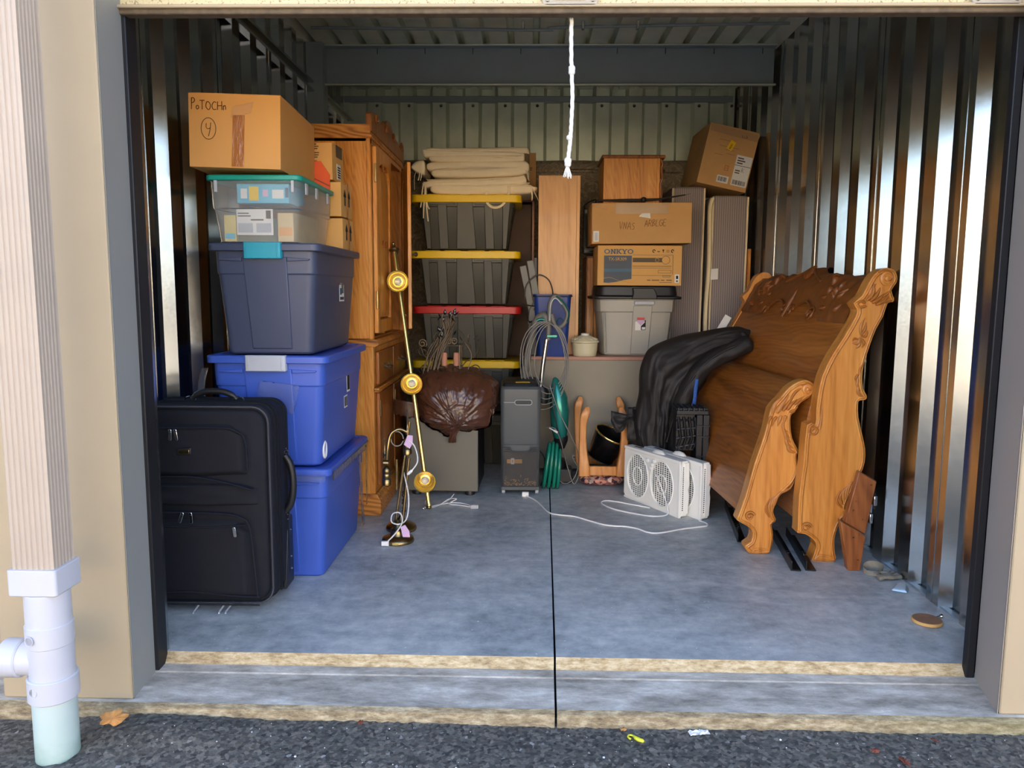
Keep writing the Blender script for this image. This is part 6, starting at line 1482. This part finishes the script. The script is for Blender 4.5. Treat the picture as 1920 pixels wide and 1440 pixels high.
def fan(label, a, b, cord=None):
    ax = Vector((b[0]-a[0], b[1]-a[1], 0)); Lf = ax.length; ang = math.atan2(-ax.y, -ax.x)
    # local x runs from far end to near end, local -y faces the left front
    t = thing('window_fan', label, 'fan', (b[0], b[1], 0), ang, 'white twin window fans')
    H_ = .31; D = .055
    body = MB().box(0, Lf, .012, D, .006, H_).build('housing', K['white'], t, 0, .006, 3)
    # face plate with two round openings
    cs = (Lf*.25, Lf*.69); R_ = .098; cz = .152
    seg = 40
    fp_ = MB()
    for i, cx in enumerate(cs):
        x0, x1 = (0, (cs[0]+cs[1])/2) if i == 0 else ((cs[0]+cs[1])/2, Lf)
        out = []
        for k in range(seg):
            an = 2*PI*k/seg; dx, dz = math.cos(an), math.sin(an)
            s_ = min(((x1-cx)/dx if dx > 1e-6 else (x0-cx)/dx if dx < -1e-6 else 9), ((H_-cz)/dz if dz > 1e-6 else (.004-cz)/dz if dz < -1e-6 else 9))
            out.append((cx+dx*s_, 0, cz+dz*s_))
        inn = [(cx+R_*math.cos(2*PI*k/seg), 0, cz+R_*1.28*math.sin(2*PI*k/seg)) for k in range(seg)]
        inb = [(p[0], .012, p[2]) for p in inn]
        vs = out+inn+inb
        fs = [(k, (k+1) % seg, seg+(k+1) % seg, seg+k) for k in range(seg)]+[(seg+k, seg+(k+1) % seg, 2*seg+(k+1) % seg, 2*seg+k) for k in range(seg)]
        fp_.add(vs, fs)
    face = fp_.build('face_plate', K['white'], t)
    MB().box(0, Lf, -.004, .014, H_-.018, H_).box(Lf-.016, Lf, -.002, .014, .004, H_).box(0, Lf, -.002, .014, .0, .012).build('face_rim', K['white'], t, 0, .003)
    for cx in cs:
        MB().lathe([(R_*.99, 0), (R_*.99, .001)], seg, T(cx, .0115, cz) @ Matrix.Diagonal((1, 1, 1.28, 1)) @ R(PI/2, 'X')).build('dark_opening', mat('fan_dark', S(58, 54, 46), .8) if 'fan_dark' not in bpy.data.materials else bpy.data.materials['fan_dark'], face)
        g = MB()
        n = 10
        for k in range(n):
            x = cx-R_+2*R_*(k+.5)/n; hh = 1.28*math.sqrt(max(0, R_*R_-(x-cx)**2)); g.box(x-.0034, x+.0034, .0075, .0095, cz-hh, cz+hh)
        n = 22
        for k in range(n):
            z = cz-R_*1.28+2*R_*1.28*(k+.5)/n; hw = math.sqrt(max(0, R_*R_-((z-cz)/1.28)**2)); g.box(cx-hw, cx+hw, .0075, .0095, z-.0017, z+.0017)
        gr = g.build('grille', K['white'], t); gr['kind'] = 'stuff'
        MB().tube([(cx+R_*.42*math.cos(a_), .001, cz+R_*.54*math.sin(a_)) for a_ in [k*2*PI/28 for k in range(28)]], .004, 6, True).build('grille_ring', K['white'], t, 60)
        MB().tube([(cx+R_*1.01*math.cos(a_), .000, cz+R_*1.29*math.sin(a_)) for a_ in [k*2*PI/40 for k in range(40)]], .004, 6, True).build('opening_rim', K['white'], t, 60)
    # end face: side grille and scooped thumb notch
    sg = MB()
    for k in range(22): sg.box(Lf, Lf+.001, .018, .034, .04+.011*k, .0455+.011*k)
    o = sg.build('side_vent', bpy.data.materials['fan_dark'], t); o['kind'] = 'stuff'
    MB().prism([(.012, .02), (.042, .02), (.048, .12), (.042, .15), (.048, .18), (.042, .30), (.012, .30)], 'yz', Lf, Lf+.006, T(0, .012, 0)).build('end_rib', K['white'], t, 0, .002)
    # top carry dish and knob blister
    MB().lathe([(.05, 0), (.052, .006), (.03, .022), (.01, .026)], 24, T(Lf*.55, D*.6, H_-.012) @ Matrix.Diagonal((1.2, .42, 1.2, 1))).build('top_dial', K['white'], t, 50)
    for x, z in ((Lf*.44, .262), (Lf*.56, .268), (Lf*.5, .225), (Lf*.53, .247)):
        MB().lathe([(.012, 0), (.013, .004), (.010, .012), (.004, .014)], 16, dirM((x, -.001, z), (0, -1, 0))).build('control_knob', K['paper'], t, 50)
    for k in range(6): box('top_vent', Lf*.12+.012*k, Lf*.12+.006+.012*k, .02, .04, H_-.0005, H_+.001, K['ink'], t, 0)
    return t, Lf
f1, L1 = fan('white twin window fan, front one of the pair, cord hanging across its grille', (.807, 4.0), (.567, 4.435))
strand(f1, 'power_cord', [(L1*.58, -.003, .20), (L1*.68, -.012, .17), (L1*.76, -.012, .11), (L1*.84, -.014, .04), (L1*.86, -.03, .005), (L1*.80, -.12, .004), (L1*.5, -.20, .004), (L1*.30, -.22, .004), (L1*.12, -.20, .004), (L1*.10, -.14, .004), (L1*.35, -.07, .004), (L1*.55, -.02, .004)], .0038, K['cordwhite'])
f2, L2 = fan('white twin window fan standing on the floor, rear one of the pair, against the sawhorse', (.912, 3.965), (.675, 4.40))
t = thing('white_power_cord', 'long white cord running over the floor from the shredder towards the fans', 'cord', (-.014, 4.41, 0))
cp = [(-.014, 4.41), (.05, 4.30), (.112, 4.08), (.16, 4.03), (.25, 4.00), (.33, 3.92), (.389, 3.865), (.45, 3.84), (.50, 3.835), (.56, 3.80), (.60, 3.745), (.66, 3.735), (.78, 3.80), (.86, 3.835), (.925, 3.865), (.93, 3.91), (.905, 3.952)]
MB().tube([(p[0]+.014, p[1]-4.41, .0048) for p in cat([(a, b, 0) for a, b in cp], 6)], .0042, 8).build('cable', K['cordwhite'], t, 60)
MB().box(-.02, .02, -.012, .012, .0, .028).build('plug', K['cordwhite'], t, 0, .004)

# ------------------------------------------------------------------ lamps
t = thing('pole_lamp', 'tall polished brass pole lamp with three round spotlights leaning on the armoire', 'lamp', (-.545, 4.125, 0))
bot = Vector((0, 0, .012)); top = Vector((-.222, .262, 1.43)); ax = (top-bot)
MB().tube([bot, bot+ax*.5, top], .0125, 16).build('pole', K['brass'], t, 60)
MB().lathe([(.012, -.015), (.027, -.008), (.030, 0), (.024, .006), (.012, .010), (.008, .028), (.011, .034), (.004, .042)], 20, dirM(top, ax)).build('finial', K['oldbrass'], t, 50)
MB().lathe([(.013, 0), (.016, .004), (.016, .014), (.013, .018)], 16, dirM((0, 0, .002), ax)).build('end_ferrule', K['oldbrass'], t, 50)
for q in (.872, .478, .108):
    p = bot+ax*q + Vector((.002, -.022, 0))
    M_ = dirM(p, (.12, -1, .02))
    cup = MB().lathe([(.012, -.005), (.040, .002), (.052, .03), (.058, .062), (.0595, .064), (.056, .062), (.049, .032), (.038, .008), (.030, .006)], 36, M_).build('spot_shade', K['brass'], t, 60)
    for r, z in ((.043, .018), (.036, .010)): MB().tube([M_ @ Vector((r*math.cos(a), r*math.sin(a), z)) for a in [k*2*PI/32 for k in range(32)]], .002, 5, True).build('reflector_ring', K['oldbrass'], cup, 60)
    MB().lathe([(.033, .007), (.030, .010), (.018, .011)], 24, M_).build('socket_plate', K['brass'], cup, 50)
    MB().lathe([(.012, .012), (.020, .022), (.021, .030), (.014, .040), (.004, .043)], 18, M_).build('bulb', K['glass'], cup, 60)
strand(t, 'cord', [(.005, .0, .03), (-.03, .05, .02), (-.015, .08, .05), (-.035, .06, .10)], .003, K['cordwhite'])
for k, pts in enumerate(([(.005, .01, .01), (.06, .09, .004), (.13, .12, .004), (.19, .10, .004), (.235, .035, .008)], [(.01, .0, .008), (.05, .06, .006), (.10, .10, .03), (.14, .14, .02), (.10, .10, .004), (.16, .07, .004), (.23, .03, .006)], [(-.03, .01, .006), (.03, .05, .004), (.09, .14, .01), (.12, .19, .035)])):
    strand(t, 'cord', pts, .003, K['cordwhite'])
MB().prism(rrect(.022, .012, .006, 4, .25, .025), 'xy', .0, .020).build('plug', K['glass'], t, 0, .003)
MB().lathe([(.006, 0), (.008, .006), (.004, .016)], 10, dirM((-.025, -.02, .0), (-.4, -.3, 1))).build('switch', K['chrome'], t, 50)

def lathe_at(par, name, prof, p, d, mt, n=24): return MB().lathe(prof, n, dirM(p, d)).build(name, mt, par, 50)
BL = 'antique brass lamps on the floor'
t = thing('brass_lamp', 'dismantled brass lamp with round foot, bare sockets and lilac tags, front one', 'lamp', (-.623, 3.57, 0), 0, BL)
lathe_at(t, 'foot', [(.076, 0), (.078, .006), (.074, .020), (.066, .024), (.040, .030), (.036, .034), (.034, .060), (.022, .068), (.016, .085), (.012, .090), (.016, .098), (.008, .108)], (0, 0, 0), (0, 0, 1), K['oldbrass'], 36)
lathe_at(t, 'stem', [(.0065, 0), (.0065, .50)], (-.012, 0, .085), (.072, .02, .50), K['oldbrass'], 12)
lathe_at(t, 'stem', [(.0065, 0), (.0065, .30)], (.020, .03, .10), (.03, .02, .30), K['oldbrass'], 12)
f = lathe_at(t, 'finial', [(.006, 0), (.010, .006), (.006, .014), (.009, .022), (.005, .030), (.004, .07), (.006, .074), (.003, .12), (.005, .124), (.002, .13)], (.048, .02, .515), (.0, 0, 1), K['oldbrass'], 14)
sk = [(.004, .0), (.010, -.004), (.018, -.012), (.020, -.03), (.018, -.032), (.020, -.036), (.020, -.052), (.018, -.054), (.021, -.058), (.021, -.080), (.015, -.084)]
lathe_at(t, 'socket', [(r, -z) for r, z in sk], (.048, .015, .505), (0, 0, -1), K['oldbrass'], 24)
MB().tube(cat([(.048, .02, .53), (.01, .015, .545), (-.03, .01, .52), (-.044, .0, .45), (-.048, .0, .40)], 6), .0085, 8).build('arm', K['oldbrass'], t, 60)
lathe_at(t, 'finial', [(.006, 0), (.010, .006), (.005, .014), (.009, .024), (.004, .032), (.003, .09), (.005, .094), (.002, .10)], (-.058, 0, .405), (0, 0, 1), K['oldbrass'], 14)
lathe_at(t, 'knuckle', [(.008, -.016), (.013, -.012), (.013, .012), (.008, .016)], (-.052, 0, .385), (1, 0, 0), K['oldbrass'], 16)
lathe_at(t, 'socket', [(r, -z*1.15) for r, z in sk], (-.050, 0, .37), (0, 0, -1), K['oldbrass'], 24)
for p, s_ in (((.055, -.005, .50), 1), ((.035, -.05, .07), -1)):
    M_ = T(*p) @ R(.3*s_, 'Y'); MB().prism([(-.012, -.03), (.02, -.04), (.026, -.012), (.016, .024), (-.008, .02)], 'xz', -.001, .001, M_).build('paper_tag', K['pink'], t)
strand(t, 'cord', [(.045, .0, .50), (.085, -.01, .47), (.10, -.01, .40), (.075, -.015, .355), (.055, -.02, .335)], .0034, K['cordwhite'])
lathe_at(t, 'plug', [(.004, 0), (.007, .006), (.008, .026), (.004, .032)], (.075, -.015, .355), (-.6, -.1, -.55), K['cordwhite'], 10)
strand(t, 'cord', [(.02, .03, .36), (.05, .02, .22), (.045, .0, .12), (.02, -.045, .10), (-.02, -.05, .11), (-.015, -.05, .15), (.02, -.05, .155), (.03, -.05, .11), (.0, -.06, .06), (-.04, -.075, .02)], .0034, K['cordwhite'])
strand(t, 'cord_loop', [(.03*math.cos(a)-.0, .01, .50+.035*math.sin(a)-.0) for a in [k*.5 for k in range(13)]], .003, K['cordgrey'])
MB().box(-.065, -.03, -.085, -.07, .004, .026).build('wire_label', K['paper'], t, 0, .002)
MB().box(-.014, .014, -.0795, -.0755, .006, .018).build('maker_plate', K['brass'], t, 0, .001)
t = thing('brass_lamp', 'dismantled brass lamp foot tilted behind the front brass lamp', 'lamp', (-.628, 3.755, 0), 0, BL)
lathe_at(t, 'foot', [(.076, 0), (.078, .006), (.074, .018), (.060, .026), (.030, .040), (.018, .055), (.010, .070)], (-.01, 0, .004), (.03, -.05, 1), K['oldbrass'], 36)
lathe_at(t, 'stem', [(.006, 0), (.006, .36)], (.0, 0, .06), (.03, -.02, .35), K['oldbrass'], 12)
for z in (.09, .13, .17): lathe_at(t, 'turning', [(.006, 0), (.012, .008), (.007, .016), (.011, .024), (.006, .03)], (.005+.003*z, -.003, z), (.03, -.02, 1), K['oldbrass'], 14)
MB().box(-.036, -.026, .004, .012, .20, .36).build('back_plate', K['oldbrass'], t, 0, .002)

# ------------------------------------------------------------------ small things on the floor and lane
t = thing('work_glove', 'crumpled grey work glove on the floor by the right wall', 'glove', (1.512, 3.175, 0), .3)
for k, (x, y_, l, a) in enumerate(((-.02, -.03, .075, -.5), (-.012, -.012, .07, -.2), (.0, .012, .06, .2))):
    MB().tube(cat([(x-.03, y_, .012), (x, y_+.008*math.sin(a*5), .017), (x+l*.5, y_-.01, .014), (x+l, y_+.01*a, .012)], 5), [.010+.002*math.sin(i) for i in range(16)], 8, False, None, .8).build('finger', K['glove'], t, 60)
def cuff(u, v): a = 2*PI*u; return (-.005+.04*math.cos(a)*(1-.2*v), .055+.05*math.sin(a)*(.7+.3*v), .001+.045*math.sin(PI*.5*v)*(.7+.3*math.cos(a)))
MB().grid(cuff, 24, 10).build('palm', K['glove'], t, 60)
t = thing('foil_packet', 'small silvery packet on the floor against the right wall', 'packet', (1.515, 3.035, 0), -.5)
MB().loft([[(-.03, -.02, .001), (.03, -.02, .001), (.034, .03, .001), (-.022, .026, .001)], [(-.026, -.016, .006), (.022, -.014, .012), (.02, .02, .034), (-.01, .018, .022)]]).build('pouch', mat('foil', S(196, 214, 222), .25, .6, .1), t, 0, .002)
t = thing('wooden_disc', 'round tan wooden disc lying on the floor near the right door track', 'disc', (1.470, 2.73, 0))
MB().lathe([(.048, .0008), (.052, .003), (.052, .011), (.050, .0135)], 40).build('edge', K['card3'], t, 40)
MB().lathe([(.0495, .0133), (.049, .0142)], 40).build('face', K['disc'], t, 40)
t = thing('floor_bolt', 'small steel bolt lying at the foot of the right wall', 'bolt', (1.528, 2.765, 0), .4)
MB().lathe([(.004, 0), (.004, .03)], 8, T(-.015, 0, .006) @ R(PI/2, 'Y')).build('shank', K['chrome'], t, 40)
MB().lathe([(.0075, 0), (.0075, .006)], 6, T(.014, 0, .0076) @ R(PI/2, 'Y')).build('head', K['chrome'], t, 40)
def gz(x, y_): return asphn((x+2)/4, (y_-1.2)/.96)[2]
x, y_ = .318, 2.085
t = thing('plastic_hook', 'neon yellow plastic hook lying on the asphalt', 'hook', (x, y_, gz(x, y_)+.002), math.radians(-28))
MB().tube(cat([(-.012, -.012, .003), (-.022, -.006, .003), (-.022, .004, .003), (-.012, .007, .003), (.0, .0, .003), (.012, -.004, .003), (.026, -.005, .003)], 5), [.0028]*16+[.0034, .004, .0046, .0052, .0058, .006, .006, .0062, .0062, .0062, .0062, .0062, .006, .005, .003], 8).build('hook_body', K['yelplastic'], t, 60)
def leafthing(label, x, y_, s_, rz, mt, lift=.0, up_=.25):
    t = thing('dry_leaf', label, 'leaf', (x, y_, gz(x, y_)+.004+lift), 0, 'dry leaves on the asphalt', (up_, .15, rz))
    out = []
    for k in range(28):
        a = 2*PI*k/28; r = s_*(.62+.30*abs(math.cos(2.5*a))+.08*math.sin(7*a)); out.append((r*math.cos(a)*1.2, r*math.sin(a)*.7))
    c = [(0, 0, .006)]; vs = c+[(p[0], p[1], .004+.012*abs(math.sin(k*1.1))*s_/.02*.5) for k, p in enumerate(out)]
    MB().add(vs, [(0, 1+k, 1+(k+1) % 28) for k in range(28)]).build('blade', mt, t, 60, 0, 2, .0006)
    MB().tube([(-s_*.9, 0, .006), (0, 0, .0075), (s_, 0, .006)], .0008, 5).build('vein', mt, t)
leafthing('curled tan oak leaf beside the buried drain pipe', -1.20, 2.075, .036, .5, K['leaf'], .020, 1.0)
leafthing('broken reddish leaf on the asphalt, third from the hook', .975, 2.03, .014, .3, K['leafred'])
leafthing('largest reddish leaf on the asphalt, nearest the bottom edge', 1.035, 1.985, .022, 1.4, K['leafred'])
leafthing('small reddish leaf on the asphalt, closest to the mossy kerb', 1.17, 2.085, .012, 2., K['leafred'])
leafthing('little tan leaf against the kerb near the expansion joint', .285, 2.122, .012, .5, K['leaf'])
leafthing('little brown leaf against the kerb, left of the expansion joint', -.49, 2.122, .012, 1.1, K['leafred'])
t = thing('paper_scrap', 'crumpled whitish paper scrap against the kerb, right of the hook', 'paper', (.505, 2.115, gz(.505, 2.1)+.002), .2)
MB().grid(lambda u, v: (-.03+.06*u, -.012+.022*v, .003+.010*abs(noise.noise((u*4, v*4, 8)))), 10, 6).build('sheet', K['paper'], t, 0, 0, 2, .0006)
